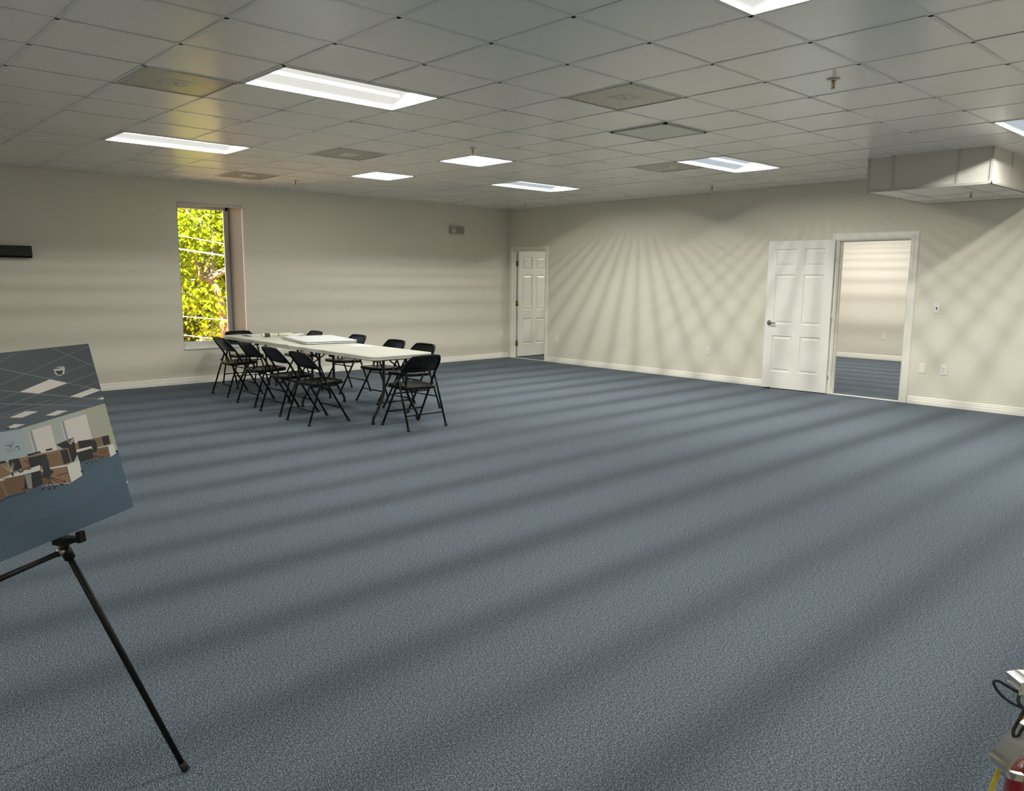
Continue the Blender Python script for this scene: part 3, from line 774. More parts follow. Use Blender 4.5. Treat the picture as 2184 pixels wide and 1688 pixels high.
# ------------------------------------------------------------------ folding tables
TZ = .718
def make_table():
    root = thing('folding_table', 'table', 'table')
    L, W_, r_ = 1.83, .76, .075
    for s in (-1, 1):
        bm = bmesh.new()
        def half(ins, z):
            full = rrect(L - 2 * ins, W_ - 2 * ins, r_ - ins * .6, 6)
            pts = [(x, y) for x, y in full if x > 0]
            pts = sorted(pts, key=lambda p: math.atan2(p[1], p[0]))
            pts = [(.0012, -(W_ / 2 - ins))] + pts + [(.0012, W_ / 2 - ins)]
            return [(s * x, y, z) for x, y in pts]
        loft(bm, [half(.020, TZ - .046), half(.003, TZ - .043), half(0, TZ - .038), half(0, TZ - .028), half(.009, TZ - .026), half(.009, TZ - .020), half(.001, TZ - .018), half(.001, TZ - .006), half(.006, TZ - .001), half(.012, TZ)])
        obj('tabletop_half', bm, m_plastic, root)
    bm = bmesh.new(); box(bm, -.74, .74, -.29, -.265, TZ - .062, TZ - .046); box(bm, -.74, .74, .265, .29, TZ - .062, TZ - .046)
    obj('rail', bm, m_leggrey, root)
    obj('underside', bx(-.88, .88, -.345, .345, TZ - .050, TZ - .0462), m_tabunder, root)
    for sx in (-1, 1):
        X = sx * .74
        for sy in (-1, 1):
            P_ = smooth_path([(X, sy * .14, TZ - .06), (X, sy * .14, .50), (X, sy * .14, .36), (X, sy * .152, .29), (X, sy * .215, .16), (X, sy * .262, .085), (X, sy * .275, .05), (X, sy * .277, .01)], 5)
            lg = obj('leg', tb(P_, .0145, 10), m_leggrey, root)
            obj('foot_cap', tb([(X, sy * .277, .0005), (X, sy * .2765, .035)], .0175, 10), m_rubber, lg)
        obj('crossbar', tb([(X, -.185, .215), (X, .185, .215)], .010, 8), m_leggrey, root)
        obj('crossbar', tb([(X, -.27, TZ - .06), (X, .27, TZ - .06)], .012, 8), m_leggrey, root)
        for sy in (-1, 1):
            obj('brace', tb([(X, sy * .13, .50), (X - sx * .16, sy * .07, TZ - .11), (X - sx * .24, sy * .04, TZ - .052)], .008, 8), m_leggrey, root)
    bm = bx(-.03, .03, -.33, -.30, TZ - .075, TZ - .05, .004); obj('fold_latch', bm, m_blackp, root)
    return root
t0 = make_table(); t0.location = (3.555, -5.560, 0); t0.rotation_euler = (0, 0, 0)
t0['label'] = 'white plastic folding table at the right, nearer the camera'; t0['group'] = 'two folding tables pushed end to end'
t1 = copy_tree(t0); t1.location = (1.712, -5.535, 0); t1.rotation_euler = (0, 0, -.012)
t1['label'] = 'white plastic folding table at the left, nearer the window'

# ------------------------------------------------------------------ things on the tables
def flat(name, label, cat, x, y, z, w_, h_, t_, rz, mt, group=None, mtop=None):
    o = obj(name, bx(-w_ / 2, w_ / 2, -h_ / 2, h_ / 2, 0, t_), mt, loc=(x, y, z), rotz=rz)
    return tag(o, label, cat, group)
bz = TZ + .0005
bl = ['foam board at the bottom of the stack on the table', 'foam board second from the bottom of the stack', 'foam board third from the bottom of the stack', 'white foam board on top of the stack']
bo = [(0, 0, 0), (.012, .010, .012), (-.006, .008, -.015), (-.015, .03, .01)]
for k in range(4):
    t = thing('foam_board', bl[k], 'board', (2.43 + bo[k][0], -5.40 + bo[k][1], bz + k * .0090), -.20 + bo[k][2], 'stack of white foam boards')
    obj('core', bx(-.457, .457, -.305, .305, .0008, .0080), m_boardedge if k in (0, 2) else m_board, t)
    obj('facing', bx(-.4575, .4575, -.3055, .3055, .0080, .0088), m_board, t)
    obj('facing', bx(-.4575, .4575, -.3055, .3055, 0, .0008), m_board, t)
flat('paper_sheet', 'white paper sheet lying right of the foam boards', 'paper', 3.25, -5.335, bz, .28, .216, .0008, -.09, m_paper)
flat('paper_sheet', 'white paper sheet near the left end of the tables, beside the paper roll', 'paper', 1.06, -5.56, bz, .30, .20, .0010, -.10, m_paper)
flat('paper_pad', 'thin dark-edged pad under the leftmost paper sheet', 'notepad', 1.11, -5.705, bz, .22, .06, .004, -.10, m_boardedge)
t = thing('paper_roll', 'rolled paper in a dark wrapper lying near the left end of the tables', 'paper roll', (1.466, -5.49, bz + .026), 0)
obj('roll', tb([(0, -.05, 0), (.0, .24, 0)], .020, 14), m_cream, t); obj('wrapper', tb([(0, -.17, 0), (0, -.05, 0)], .0255, 14), m_wrap, t)
obj('band', tb([(0, -.075, 0), (0, -.045, 0)], .0262, 14), m_cream, t); obj('band', tb([(0, -.175, 0), (0, -.150, 0)], .0259, 14), m_cream, t); obj('band', tb([(0, .04, 0), (0, .05, 0)], .0208, 14), m_wrap, t)
t = thing('rolled_sheet', 'loose white rolled sheet beside the paper roll', 'paper roll', (1.53, -5.25, bz + .0155), .3)
obj('roll', tb([(0, -.12, 0), (0, .16, 0)], .015, 12), m_paper, t)
for k, (x, y, a, l, mt, w_, h_) in enumerate([(1.60, -5.36, .4, 'crumpled paper slip between the roll and the foam boards, nearest the roll', m_paper, .16, .07), (1.74, -5.52, -.3, 'small paper slip left of the foam boards', m_cream, .13, .06), (1.80, -5.30, .9, 'larger wrinkled paper behind the foam boards', m_paper, .24, .12)]):
    bm = bmesh.new(); gr = []
    for a_ in range(6):
        gr.append([bm.verts.new(((a_ / 5 - .5) * w_, (b_ / 3 - .5) * h_, .002 + random.uniform(0, .009) + (.006 if k == 2 else 0) * math.sin(a_))) for b_ in range(4)])
    for a_ in range(5):
        for b_ in range(3): bm.faces.new((gr[a_][b_], gr[a_ + 1][b_], gr[a_ + 1][b_ + 1], gr[a_][b_ + 1]))
    r = bmesh.ops.solidify(bm, geom=bm.faces[:], thickness=.0008)
    tag(obj('paper_slip', bm, mt, loc=(x, y, bz + .001), rotz=a), l, 'paper')
t = thing('pencil', 'red pencil beside the papers left of the foam boards', 'pencil', (1.93, -5.245, bz + .0045), -.35)
obj('barrel', tb([(-.07, 0, 0), (.07, 0, 0)], .004, 6), m_redp, t); obj('point', tb([(.07, 0, 0), (.085, 0, 0)], [.004, .0006], 6), m_boardedge, t)
t = thing('pen', 'thin brown pen leaning near the left paper sheet', 'pen', (1.24, -5.50, bz + .004), 1.1)
obj('barrel', tb([(-.06, 0, 0), (.06, 0, .012)], .0035, 6), m_redp, t); obj('cap', tb([(.06, 0, .012), (.08, 0, .016)], .0042, 6), m_boardedge, t)

# ------------------------------------------------------------------ easel and poster
Pbr = Vector((8.565, -9.446, .795)); D_ = Vector((.57077, -.82111, 0)).normalized(); V_ = Vector((-.19098, -.13276, .97457)).normalized()
N_ = D_.cross(V_).normalized()
if N_.dot(CAM - Pbr) < 0: N_ = -N_
Nh = Vector((N_.x, N_.y, 0)).normalized()
PW, PH = .762, .508
post = thing('poster', 'mounted colour print of an office interior leaning on the black easel', 'poster')
post.location = (0, 0, 0)
def pq(u, v, n): return Pbr + D_ * u + V_ * v + N_ * n
bm = bmesh.new()
loft(bm, [[pq(u, v, -.0052) for u, v in ((0, 0), (PW, 0), (PW, PH), (0, PH))], [pq(u, v, -.0003) for u, v in ((0, 0), (PW, 0), (PW, PH), (0, PH))]])
obj('backing_board', bm, m_board, post)
PC = {}
def pc(c):
    if c not in PC: PC[c] = len(PC)
    return PC[c]
bm = bmesh.new(); layer = [0]
def poly(col, pts, smooth_=False):
    layer[0] += 1
    vs = [bm.verts.new(pq(min(max(u, 0), PW), min(max(v, 0), PH), .0001 + layer[0] * .0000025)) for u, v in pts]
    f = bm.faces.new(vs); f.material_index = pc(col)
def pline(col, a, b, wd):
    a, b = Vector(a), Vector(b); d = (b - a); n = Vector((-d.y, d.x)).normalized() * wd / 2
    poly(col, [a + n, b + n, b - n, a - n])
GRY = (.058, .075, .085); GR2 = (.083, .105, .125); LINE = (.15, .175, .175); LITE = (.68, .62, .58)
WL = (.40, .43, .40); WLB = (.36, .43, .46); WLW = (.40, .39, .31); CAR = (.058, .100, .140); CAR2 = (.062, .108, .152)
WD = (.25, .15, .075); WDD = (.16, .09, .045); BK = (.012, .014, .015); WH = (.66, .64, .58)
poly(GRY, [(0, 0), (PW, 0), (PW, PH), (0, PH)])
poly(GR2, [(0, .29), (PW, .26), (PW, .36), (.30, .352), (0, .35)])
for a, b in [((.3372, .427), (.0022, .5003)), ((.3176, .4859), (.2638, .5026)), ((.3497, .3895), (.2852, .4006)), ((.1761, .4211), (0, .4528)), ((.1194, .4026), (.003, .4189)),
    ((.357, .3677), (.226, .3874)), ((.0772, .3787), (.0039, .3938)), ((.3617, .3536), (.1903, .3653)), ((.3651, .3434), (.1173, .3602)), ((.0, .3657), (.0314, .3761)),
    ((.76, .335), (.3372, .427)), ((.76, .39), (.3176, .4859)), ((.76, .31), (.3497, .3895)), ((.76, .30), (.357, .3677))]: pline(LINE, a, b, .0016)
for a, b in [((.1365, .5056), (0, .4372)), ((.76, .60), (.3236, .468)), ((.3236, .468), (0, .3654)), ((.3532, .3792), (.0502, .3253)), ((.76, .53), (.342, .4128)), ((.342, .4128), (0, .3357)), ((.76, .44), (.3532, .3792))]: pline(LINE, a, b, .0026)
poly(WLB, [(.3131, .306), (.32, .308), (.76, .33), (.76, .15), (.30, .15), (.3132, .20)])
poly(WL, [(.3132, .3064), (0, .325), (0, .15), (.3132, .15)])
poly(WLW, [(.10, .3189), (0, .325), (0, .17), (.10, .17)])
pline(GRY, (.3132, .306), (.76, .328), .002)
for p in ([(.2852, .4006), (.1761, .4211), (.1194, .4026), (.226, .3874)], [(.1236, .3642), (.0314, .3761), (.0, .3657), (.0857, .3555)], [(.0262, .3419), (0, .3444), (0, .3369)],
          [(.3386, .3401), (.2833, .3478), (.2443, .3407), (.3016, .3331)], [(.2249, .3259), (.1799, .3329), (.1449, .3262), (.1917, .3202)], [(.3596, .3154), (.3285, .321), (.297, .3147), (.3287, .3109)],
          [(.56, .42), (.45, .45), (.40, .435), (.51, .405)], [(.60, .36), (.50, .375), (.45, .366), (.55, .351)]): poly(LITE, p)
for p in ([(.2805, .2953), (.2172, .2994), (.2185, .225), (.2823, .225)], [(.1684, .3005), (.0839, .3056), (.0852, .225), (.1718, .225)]):
    poly(LITE, p)
    x = p[0][0]; pline((.55, .56, .55), (x + .012, p[0][1] - .002), (x + .013, .225), .004); pline((.25, .30, .33), (x + .006, p[0][1] - .001), (x + .006, .225), .005)
poly(CAR, [(PW, .17), (.45, .165), (.30, .16), (.16, .182), (.036, .175), (.0102, .175), (.0086, .1812), (0, .1791), (0, 0), (PW, 0)])
poly(CAR2, [(.42, .12), (.2041, .13), (.1587, .1393), (.03, .166), (0, .165), (0, .09), (.2, .06), (.4, .07)])
poly(BK, [(.0086, .1812), (0, .1791), (0, .1735), (.0105, .1755)])
# shelf with a vase and sprigs, cameras
poly((.30, .36, .38), [(.375, .2657), (.3448, .2633), (.3453, .2524), (.3744, .2506)])
for k in range(7): pline((.12, .13, .10), (.358, .265), (.345 + k * .005, .276 + .004 * math.sin(k * 2)), .0012)
poly(BK, [(.345, .2640), (.335, .2633), (.335, .2515), (.337, .2515), (.337, .261), (.345, .2618)])
poly((.52, .53, .49), [(.1542, .447), (.1337, .4527), (.1139, .4499), (.1150, .4404), (.1220, .4302), (.1370, .4262), (.1480, .4290), (.1534, .4336)])
poly((.03, .022, .016), [(.1506, .4415), (.1222, .4404), (.131, .4286), (.1453, .4303)])
pline(BK, (.150, .4475), (.126, .4485), .0022)
poly(BK, [(.357, .3160), (.347, .3160), (.347, .3125), (.352, .3105), (.357, .3125)])
# rear row of desks
poly(WD, [(.20, .2330), (.0203, .2305), (.0218, .2038), (.0980, .2050), (.20, .2150)])
poly(BK, [(.1409, .2363), (.0889, .2317), (.0901, .2119), (.1431, .2141)])
poly(WD, [(.0884, .2332), (.0502, .2301), (.0517, .2038), (.0855, .2079)])
for k in range(7): pline((.10, .055, .025), (.052 + k * .0048, .2045 + k * .0002), (.058 + k * .0048, .231), .0014)
poly(BK, [(.0499, .231), (.0203, .2305), (.0218, .2038), (.0497, .2034)]); pline(WD, (.0203, .2305), (.0218, .2038), .003)
poly(WDD, [(.0847, .2046), (.0337, .2006), (.0379, .1667), (.1486, .1776), (.15, .20)])
poly(BK, [(.1560, .2063), (.10, .2060), (.10, .178), (.1540, .1765)])
poly(WH, [(.1567, .2141), (.0982, .2121), (.096, .207), (.1556, .2063)]); poly(WH, [(.0900, .2046), (.034, .2000), (.034, .1985), (.090, .2025)])
poly(WH, [(.034, .2), (.0102, .1998), (.011, .1712), (.036, .1663)]); pline(BK, (.075, .187), (.045, .185), .0014)
poly(BK, [(.095, .224), (.082, .2295), (.0750, .222), (.0770, .200), (.086, .192), (.106, .194), (.102, .200), (.094, .204)])
for p in ((.13, .168), (.112, .1665), (.095, .167), (.075, .170), (.0625, .172)): pline(BK, (.10, .185), p, .0016); poly(BK, [(p[0] - .003, p[1] - .002), (p[0] + .003, p[1] - .002), (p[0] + .003, p[1] + .002), (p[0] - .003, p[1] + .002)])
# front row
poly(BK, [(.2180, .2420), (.1520, .2500), (.1560, .2000), (.1750, .1830), (.1812, .1852), (.19, .22)])
poly((.30, .27, .20), [(.163, .2455), (.150, .2480), (.1535, .2380), (.166, .2360)])
for k in range(6): pline((.50, .46, .33), (.168, .232), (.150 + k * .006, .2475 + .002 * math.cos(k)), .0012)
poly(WD, [(.3443, .2330), (.1811, .2253), (.181, .1837), (.2047, .1804), (.3498, .1950)])
poly(WDD, [(.3443, .2240), (.31, .2225), (.31, .1960), (.3498, .1950)])
for x in (.2440, .2840, .3050): poly(BK, [(x + .012, .2372), (x - .010, .2362), (x - .010, .2310), (x + .012, .2318)])
poly(BK, [(.3172, .2275), (.2576, .2246), (.2581, .1931), (.3191, .2018)])
poly(WD, [(.2581, .2233), (.2116, .2231), (.2123, .1851), (.259, .1905)])
for k in range(9): pline((.11, .06, .025), (.2135 + k * .0056, .1862), (.2195 + k * .0046, .2225), .0017)
poly(BK, [(.2104, .2243), (.1804, .2222), (.1812, .1852), (.2106, .1847)]); pline(WD, (.1830, .2240), (.1830, .1850), .004); pline(WD, (.26, .2255), (.1811, .2240), .003)
poly(WDD, [(.2646, .1846), (.2035, .1786), (.2039, .1306), (.302, .1471), (.302, .1800)])
poly(WD, [(.2380, .1820), (.2035, .1786), (.2039, .1306), (.2380, .1365)]); poly(WD, [(.2646, .1815), (.2380, .1800), (.2380, .1365), (.2646, .1405)])
poly(WH, [(.202, .1798), (.1543, .1835), (.1587, .1393), (.2041, .13)]); pline(BK, (.2040, .1786), (.2041, .1305), .0022); pline(BK, (.2041, .13), (.1587, .1390), .001)
pline(BK, (.2440, .1610), (.2060, .1590), .0022); pline(WH, (.30, .147), (.2045, .1300), .0012)
poly(WH, [(.2637, .1873), (.2042, .1818), (.2022, .1775), (.2634, .1829)])
poly(WD, [(.76, .235), (.4028, .2302), (.3458, .2319), (.3182, .2074), (.4135, .1941), (.76, .19)])
poly(BK, [(.43, .2390), (.385, .2360), (.385, .2300), (.43, .2320)])
poly(WDD, [(.76, .19), (.4152, .1931), (.3413, .188), (.3220, .186), (.3060, .1480), (.3535, .1465), (.4115, .1493), (.4315, .1442), (.76, .15)])
poly(BK, [(.3413, .188), (.2900, .187), (.2950, .1500), (.33, .147), (.3560, .1525)])
poly((.26, .25, .235), [(.3418, .1867), (.3222, .186), (.3305, .1477), (.3441, .1513)])
poly(WH, [(.4143, .1956), (.3278, .1990), (.2870, .2010), (.2922, .1871), (.3718, .1905)]); poly(WH, [(.76, .21), (.4143, .1956), (.40, .189), (.76, .185)])
poly(BK, [(.3766, .2349), (.3454, .2332), (.3432, .2065), (.3776, .2039)]); pline(BK, (.360, .205), (.352, .198), .004)
for k in range(9): pline((.45, .42, .33), (.377, .200), (.362 + k * .0045, .2235 + .005 * math.sin(k * 1.7)), .0013)
poly((.03, .025, .02), [(.3800, .2030), (.3730, .2030), (.3740, .1925), (.3790, .1925)])
pline((.10, .03, .02), (.356, .1965), (.343, .1975), .003); pline(BK, (.330, .1985), (.318, .1975), .002)
pline(BK, (.4420, .1890), (.4400, .1405), .004); pline(WD, (.4152, .190), (.4080, .1480), .0045); pline(BK, (.4080, .1450), (.3560, .1430), .0022); pline(BK, (.3560, .1430), (.3580, .1560), .0022); pline(BK, (.44, .1400), (.4080, .1450), .0022)
poly((.02, .024, .026), [(.2800, .2170), (.2720, .2215), (.2600, .2205), (.2580, .2050), (.2600, .1850), (.2500, .1740), (.2580, .1680), (.2920, .1660), (.2960, .1700), (.2860, .1750), (.2830, .1850)])
poly(BK, [(.2860, .1720), (.2620, .1700), (.2640, .1640), (.2850, .1640)]); pline((.25, .20, .12), (.276, .163), (.300, .1405), .0022)
for p in ((.300, .1385), (.279, .1330), (.262, .1310), (.236, .1335), (.2250, .1390)): pline(BK, (.2740, .1650), p, .0020); poly(BK, [(p[0] - .004, p[1] - .003), (p[0] + .004, p[1] - .003), (p[0] + .004, p[1] + .0025), (p[0] - .004, p[1] + .0025)])
for p in ((.166, .1520), (.164, .1500)): poly(BK, [(p[0] - .012, p[1] - .003), (p[0] - .006, p[1] - .003), (p[0] - .006, p[1] + .0025), (p[0] - .012, p[1] + .0025)])
me = bpy.data.meshes.new('printed_picture'); bm.to_mesh(me); bm.free()
for c in PC: me.materials.append(mat('print_ink', c, .45, spec=.3, noise=(260, .12) if c in (CAR, CAR2, GRY) else None))
link('printed_picture', me, post)
bm = bmesh.new(); tube(bm, [pq(.0, .075, -.002), pq(-.003, .077, -.001), pq(-.002, .083, -.003)], .0015, 6); obj('torn_edge', bm, m_board, post)

eas = thing('easel', 'black metal tripod easel holding the poster, foot reaching lower left', 'easel')
Foot = Vector((8.7607, -9.4039, 0)); Col = Vector((8.688, -9.668, .756))
cen = (Pbr + D_ * (PW / 2)).dot(D_)           # coordinate of the centreline along D_
def eq(d, n, z): return D_ * (cen + d) + Nh * n + Vector((0, 0, z))
fd, fn = Foot.dot(D_) - cen, Foot.dot(Nh); cdd, cn = Col.dot(D_) - cen, Col.dot(Nh)
apz = 1.30; apn = fn + (cn - fn) * apz / .756
for s in (-1, 1):
    fd_, cd_ = (fd, cdd) if s < 0 else (-fd * 1.3, -cdd * 1.5)
    fp, cp, ap = eq(fd_, fn, .0), eq(cd_, cn, .756), eq(cd_ * .12, apn, apz)
    up = (cp - fp).normalized()
    lg = obj('leg', tb([fp + up * .02, fp + up * .40, cp], [.0088, .0092, .0092], 10), m_blackp, eas, True)
    obj('foot_cap', tb([fp + up * .001 + Vector((0, 0, .006)), fp + up * .035], [.0125, .0115], 12), m_rubber, lg, True)
    obj('upper_tube', tb([cp, ap], .010, 10), m_blackp, eas, True)
    obj('collar', tb([cp - up * .040, cp - up * .002], .0145, 12), m_blackp, eas, True)
    obj('collar_ring', tb([cp - up * .002, cp + up * .010], .0125, 12), m_nickel, eas, True)['label'] = 'metal ring'
    # tray holder reaching forward with a raised lip
    a = cp + up * .018; Z = Vector((0, 0, 1))
    side = D_
    bm = bmesh.new()
    def q(n, u, h): return a + Nh * n + side * u + Z * h
    loft(bm, [[q(-.016, -.013, -.010), q(-.016, .013, -.010), q(-.016, .013, .014), q(-.016, -.013, .014)],
              [q(.018, -.013, -.012), q(.018, .013, -.012), q(.018, .013, .012), q(.018, -.013, .012)],
              [q(.062, -.008, .004), q(.062, .008, .004), q(.062, .008, .013), q(.062, -.008, .013)]])
    th_ = obj('tray_holder', bm, m_blackp, eas)
    bm = bmesh.new(); loft(bm, [[q(.060, -.010, .000), q(.060, .010, .000), q(.074, .010, .002), q(.074, -.010, .002)], [q(.058, -.010, .030), q(.058, .010, .030), q(.071, .010, .031), q(.071, -.010, .031)]])
    obj('lip', bm, m_blackp, th_)
    bm = bmesh.new(); tube(bm, [q(-.002, -.0135, 0), q(-.002, -.016, 0)], .007, 10); obj('knob', bm, m_nickel, th_)
ca, cb = eq(cdd, cn, .744) + Nh * .004, eq(-cdd * 1.5, cn, .744) + Nh * .004
dd = (cb - ca).normalized()
obj('cross_strut', tb([ca - dd * .0 + dd * .012, cb - dd * .012], .0075, 10), m_blackp, eas, True)
obj('strut_clamp', tb([ca + dd * .006, ca + dd * .026], .0105, 10), m_nickel, eas, True)
rear = eq(0, fn - .62, 0.0); apc = eq(0, apn, apz)
rl = obj('leg', tb([rear + (apc - rear).normalized() * .02, apc], .008, 10), m_blackp, eas, True)
obj('foot_cap', tb([rear + Vector((0, 0, .004)), rear + (apc - rear).normalized() * .035], .012, 12), m_rubber, rl, True)
bm = bmesh.new(); tube(bm, [apc - Vector((0, 0, .03)), apc + Vector((0, 0, .02))], .022, 12); obj('hub', bm, m_blackp, eas, True)

# ------------------------------------------------------------------ fire extinguisher on the column
ex = thing('fire_extinguisher', 'red fire extinguisher with chrome valve and yellow strap, at the lower right edge', 'fire extinguisher', (AX.x, AX.y, 0))
RT = R.copy(); RT.z = 0; RT.normalize(); FT = Vector((F.x, F.y, 0)).normalized()
def ep(r_, f_, z): return RT * (r_ - .012 + .68 * f_) + FT * f_ + Vector((0, 0, z + .018))     # right, away, up, relative to the bottle axis
bm = bmesh.new(); lathe(bm, [(0, .50), (.043, .50), (.047, .506), (.047, .805), (.045, .822), (.039, .836), (.030, .846), (.022, .852), (.018, .862), (0, .862)], 32); obj('bottle', bm, m_red, ex)
bm = bmesh.new(); lathe(bm, [(0, .862), (.020, .862), (.021, .872), (.017, .878), (.017, .905), (.012, .910), (0, .910)], 20); obj('valve', bm, m_chrome, ex)
def strip(path, wd, th, wdir=None):
    bm = bmesh.new(); loops = []
    for i, p in enumerate(path):
        t_ = (path[min(i + 1, len(path) - 1)] - path[max(i - 1, 0)]).normalized()
        w2 = (wdir - t_ * wdir.dot(t_)).normalized(); n2 = t_.cross(w2)
        ww = wd[i] if isinstance(wd, (list, tuple)) else wd
        loops.append([p + w2 * ww / 2 + n2 * th / 2, p - w2 * ww / 2 + n2 * th / 2, p - w2 * ww / 2 - n2 * th / 2, p + w2 * ww / 2 - n2 * th / 2])
    loft(bm, loops); return bm
# carrying handle: folded chrome channel from the valve out and down to the left
pth = smooth_path([ep(.010, -.010, .905), ep(-.020, -.016, .893), ep(-.042, -.020, .868), ep(-.054, -.022, .848), ep(-.050, -.022, .838)], 4)
obj('carrying_handle', strip(pth, [.030] * 6 + [.034] * 5 + [.036] * 6, .003, FT), m_chrome, ex)
pth = smooth_path([ep(-.050, -.024, .839), ep(-.036, -.030, .836), ep(-.022, -.032, .834)], 4)
obj('handle_lip', strip(pth, .010, .006, Vector((0, 0, 1))), m_chrome, ex)
pth = smooth_path([ep(.030, 0, .930), ep(0, -.002, .946), ep(-.028, -.004, .955), ep(-.046, -.004, .952)], 5)
obj('squeeze_lever', strip(pth, .030, .013, FT), m_chromed, ex)
obj('lever_edge', strip([p - Vector((0, 0, .009)) for p in pth[4:]], .024, .008, FT), m_chromed, ex)
obj('lever_post', tb([ep(.014, 0, .905), ep(.018, 0, .945)], .009, 8), m_chrome, ex)
bm = tb(smooth_path([ep(-.030, -.006, .952), ep(-.037, -.008, .938), ep(-.037, -.008, .925), ep(-.028, -.006, .915)], 5), .0022, 8); obj('pull_pin', bm, m_slot, ex, True)
bm = tb(smooth_path([ep(-.034, -.010, .937), ep(-.052, -.014, .950), ep(-.068, -.016, .960), ep(-.072, -.016, .955), ep(-.060, -.014, .938), ep(-.040, -.010, .922), ep(-.018, -.008, .914), ep(.012, -.010, .914)], 6), .0019, 8)
obj('cord_loop', bm, m_navy, ex, True)
bm = tb(smooth_path([ep(-.026, -.004, .916), ep(-.033, -.004, .900), ep(-.040, -.012, .885), ep(-.030, -.014, .872), ep(-.018, -.012, .885), ep(-.022, -.010, .905)], 5, True), .0022, 8, True); obj('seal_ring', bm, m_leggrey, ex, True)
pth = smooth_path([ep(-.025, .006, .904), ep(-.036, .010, .864), ep(-.046, .012, .833), ep(-.054, .012, .812), ep(-.062, .012, .77), ep(-.062, .008, .68)], 4)
obj('yellow_strap', strip(pth, [.0035] * 8 + [.0065] * 13, .0012, RT), m_yellow, ex)['label'] = 'yellow tag strap'
obj('bracket', bx(.05, .0745, -.02, .02, .74, .80), m_blackp, ex)
obj('hose', tb(smooth_path([ep(.015, .010, .885), ep(.045, .03, .86), ep(.062, .03, .78), ep(.060, .02, .62)], 6), .009, 10), m_blackp, ex, True)

# ------------------------------------------------------------------ lights of the rooms behind
def office_light(x, y, power, lab):
    t = thing('ceiling_light', lab, 'ceiling light', (x, y, H - .001), group='lights of the rooms behind')
    a, b = .29, .59
    bm = bmesh.new()
    for q_ in ((-a - .012, -a, -b - .012, b + .012), (a, a + .012, -b - .012, b + .012), (-a, a, -b - .012, -b), (-a, a, b, b + .012)): box(bm, *q_, -.022, 0)
    obj('frame', bm, m_fixframe, t)
    obj('lens', bx(-a, a, -b, b, -.012, -.002), m_fixframe, t)
    ld = bpy.data.lights.new('lamp', 'AREA'); ld.shape = 'RECTANGLE'; ld.size = 1.1; ld.size_y = .1; ld.energy = power; ld.color = LAMPCOL; lampnodes(ld, .5, 1)
    lo = bpy.data.objects.new('lamp', ld); C.objects.link(lo); lo.parent = t; lo.location = (0, 0, -.03)
    return ld
office_light(4.6, 3.9, 75, 'ceiling light of the bright office, hidden above its doorway')
office_light(6.9, 2.3, 70, 'ceiling light of the office on the side away from the corner')
office_light(1.5, 2.6, 70, 'ceiling light of the small room behind the corner door')

# ------------------------------------------------------------------ outside: ground, tree, cables, building
GZ = -2.9
struct(obj('ground', bx(-60, -WT - .02, -50, 50, GZ - .1, GZ), m_pave), 'pale sunlit paving outside')
bm = bmesh.new()
box(bm, -WT, -.02, RY - .1, 5.4, GZ, -.06); struct(obj('wall_base', bm, m_stucco), 'lower storey wall outside')
def leaves(n, ctr, rad, size, seed, clumps=0):
    rnd = random.Random(seed); V = []; Fc = []
    cl = [Vector((rnd.uniform(-1, 1), rnd.uniform(-1, 1), rnd.uniform(-1, 1))) for _ in range(max(clumps, 1))]
    for k in range(n):
        if clumps:
            c = cl[rnd.randrange(clumps)]
            d = Vector((rnd.gauss(0, 1), rnd.gauss(0, 1), rnd.gauss(0, .8))) * .13
            p = c + d
        else: p = Vector((rnd.uniform(-1, 1), rnd.uniform(-1, 1), rnd.uniform(-1, 1)))
        c0 = Vector((ctr[0] + p.x * rad[0], ctr[1] + p.y * rad[1], ctr[2] + p.z * rad[2]))
        nn = Vector((rnd.gauss(.55, .6), rnd.gauss(-.3, .6), rnd.gauss(.5, .5))).normalized()
        a = nn.cross(Vector((rnd.gauss(0, 1), rnd.gauss(0, 1), rnd.gauss(0, 1)))).normalized(); b = nn.cross(a)
        s = size * rnd.uniform(.6, 1.25); i0 = len(V)
        V += [c0 - a * s, c0 - a * s * .2 + b * s * .55, c0 + a * s, c0 - a * s * .2 - b * s * .55]
        Fc.append((i0, i0 + 1, i0 + 2, i0 + 3))
    me = bpy.data.meshes.new('foliage'); me.from_pydata(V, [], Fc); return me
tree = thing('tree', 'bright yellow-green leafy tree filling the window view', 'tree', (-8.6, -1.4, GZ))
def tl(p): return Vector(p) - Vector((-8.6, -1.4, GZ))
me = leaves(46000, (-8.7 + 8.6, -2.0 + 1.4, 2.9 - GZ), (1.4, 3.4, 2.9), .062, 3, 190); me.materials.append(m_leaf)
tag(link('foliage', me, tree), kind='stuff')
bm = bmesh.new()
tube(bm, smooth_path([tl((-8.6, -1.4, GZ)), tl((-8.5, -1.7, -1.5)), tl((-8.2, -2.1, .2)), tl((-8.0, -2.25, 1.0)), tl((-8.0, -2.58, 1.7)), tl((-8.1, -2.62, 2.6)), tl((-8.5, -2.4, 4.0))], 4), [.11] * 9 + [.085] * 8 + [.05] * 8, 10)
obj('trunk', bm, m_bark, tree)
for pts, r in (([(-7.9, -2.62, 1.42), (-7.85, -2.3, 1.58), (-7.9, -1.95, 1.75), (-8.1, -1.2, 2.3)], .075), ([(-8.0, -2.60, 2.35), (-7.85, -2.85, 2.75), (-7.9, -3.15, 3.2), (-8.1, -3.6, 3.9)], .045),
               ([(-7.9, -2.7, 1.4), (-7.9, -2.9, 1.95), (-7.95, -3.2, 2.35), (-8.2, -3.9, 2.7)], .055), ([(-7.9, -2.45, 1.5), (-7.9, -2.45, 1.95), (-8.0, -2.3, 2.6)], .045)):
    obj('branch', tb(smooth_path([tl(p) for p in pts], 4), r, 8), m_bark, tree, True)
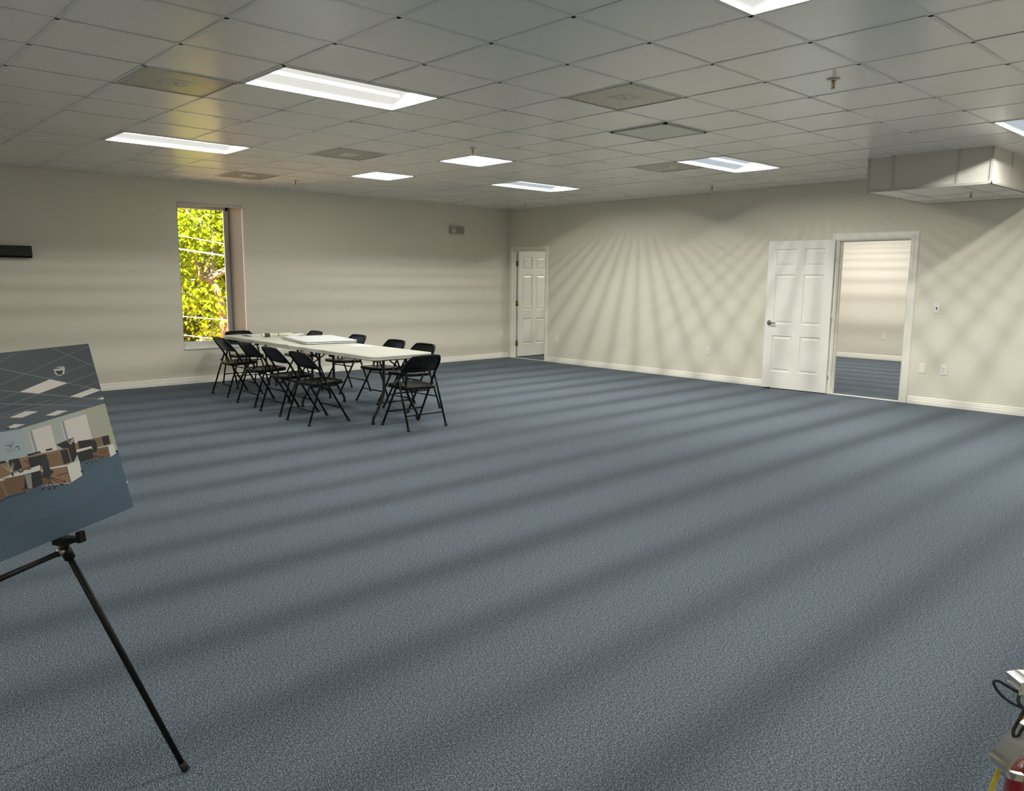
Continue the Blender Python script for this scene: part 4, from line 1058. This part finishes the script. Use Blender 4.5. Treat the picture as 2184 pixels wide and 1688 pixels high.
for k, (ctr, rad, n, lab) in enumerate([((-17.2, -2.6, 1.2), (1.2, 2.6, 3.6), 20000, 'green tree with shade-darkened leaf colour farthest back behind the bright one, on its left'), ((-12.9, 0.3, 1.0), (1.4, 2.6, 3.4), 14000, 'green tree with shade-darkened leaf colour behind the bright one, on its right')]):
    t = thing('tree', lab, 'tree', (ctr[0], ctr[1], GZ), group='background trees')
    me = leaves(n, (0, 0, ctr[2] - GZ), rad, .12, 20 + k, 90); me.materials.append(m_leafd); tag(link('foliage', me, t), kind='stuff')
    obj('trunk', tb([(0, 0, 0), (.1, .1, 2.5), (0, .2, 4.5)], [.2, .16, .1], 10), m_bark, t, True)
for k, (a, b, r, l) in enumerate([((-4.298, 2.291), (-3.271, 2.145), .008, 'topmost white overhead cable outside the window'), ((-4.294, 2.027), (-3.273, 1.907), .015, 'thick white overhead cable, second from the top'),
    ((-4.292, .696), (-3.274, .581), .007, 'white overhead cable, third from the top, across the lower foliage'), ((-4.284, .319), (-3.293, .159), .007, 'lowest white overhead cable outside the window')]):
    d = ((b[0] - a[0]), (b[1] - a[1])); sl_ = d[1] / d[0]
    o = obj('overhead_cable', tb(smooth_path([(-5, y, a[1] + (y - a[0]) * sl_ + .0015 * (y + 3.8) ** 2) for y in (-16, -9, -6, -3.8, -1.5, 2, 8, 14)], 4), r, 6), m_wire, smooth=True)
    tag(o, l, 'cable', 'overhead cables outside the window')
for k, Y in enumerate((-16, 14)):
    t = thing('utility_pole', 'wooden utility pole out of view on the ' + ('left' if k == 0 else 'right'), 'pole', (-5.25, Y, GZ)); obj('post', tb([(0, 0, 0), (0, 0, 9.2)], [.15, .11], 12), m_bark, t, True); obj('crossarm', bx(-.6, .6, -.05, .05, 8.4, 8.5), m_bark, t)
hb = thing('building', 'pale building glimpsed between the leaves', 'building', (-24, 2, GZ))
bm = bmesh.new(); box(bm, -3, 3, -12, 12, 0, 4.8); obj('wall', bm, m_stucco, hb); obj('roof', bx(-3.3, 3.3, -12.3, 12.3, 4.8, 5.1), mat('roof_red', (.45, .22, .15), .8), hb)
for k in range(5): obj('window', bx(3.0, 3.04, -9 + k * 4, -7.6 + k * 4, 2.0, 3.6), m_navy, hb)
print('visible tiles', nvis)
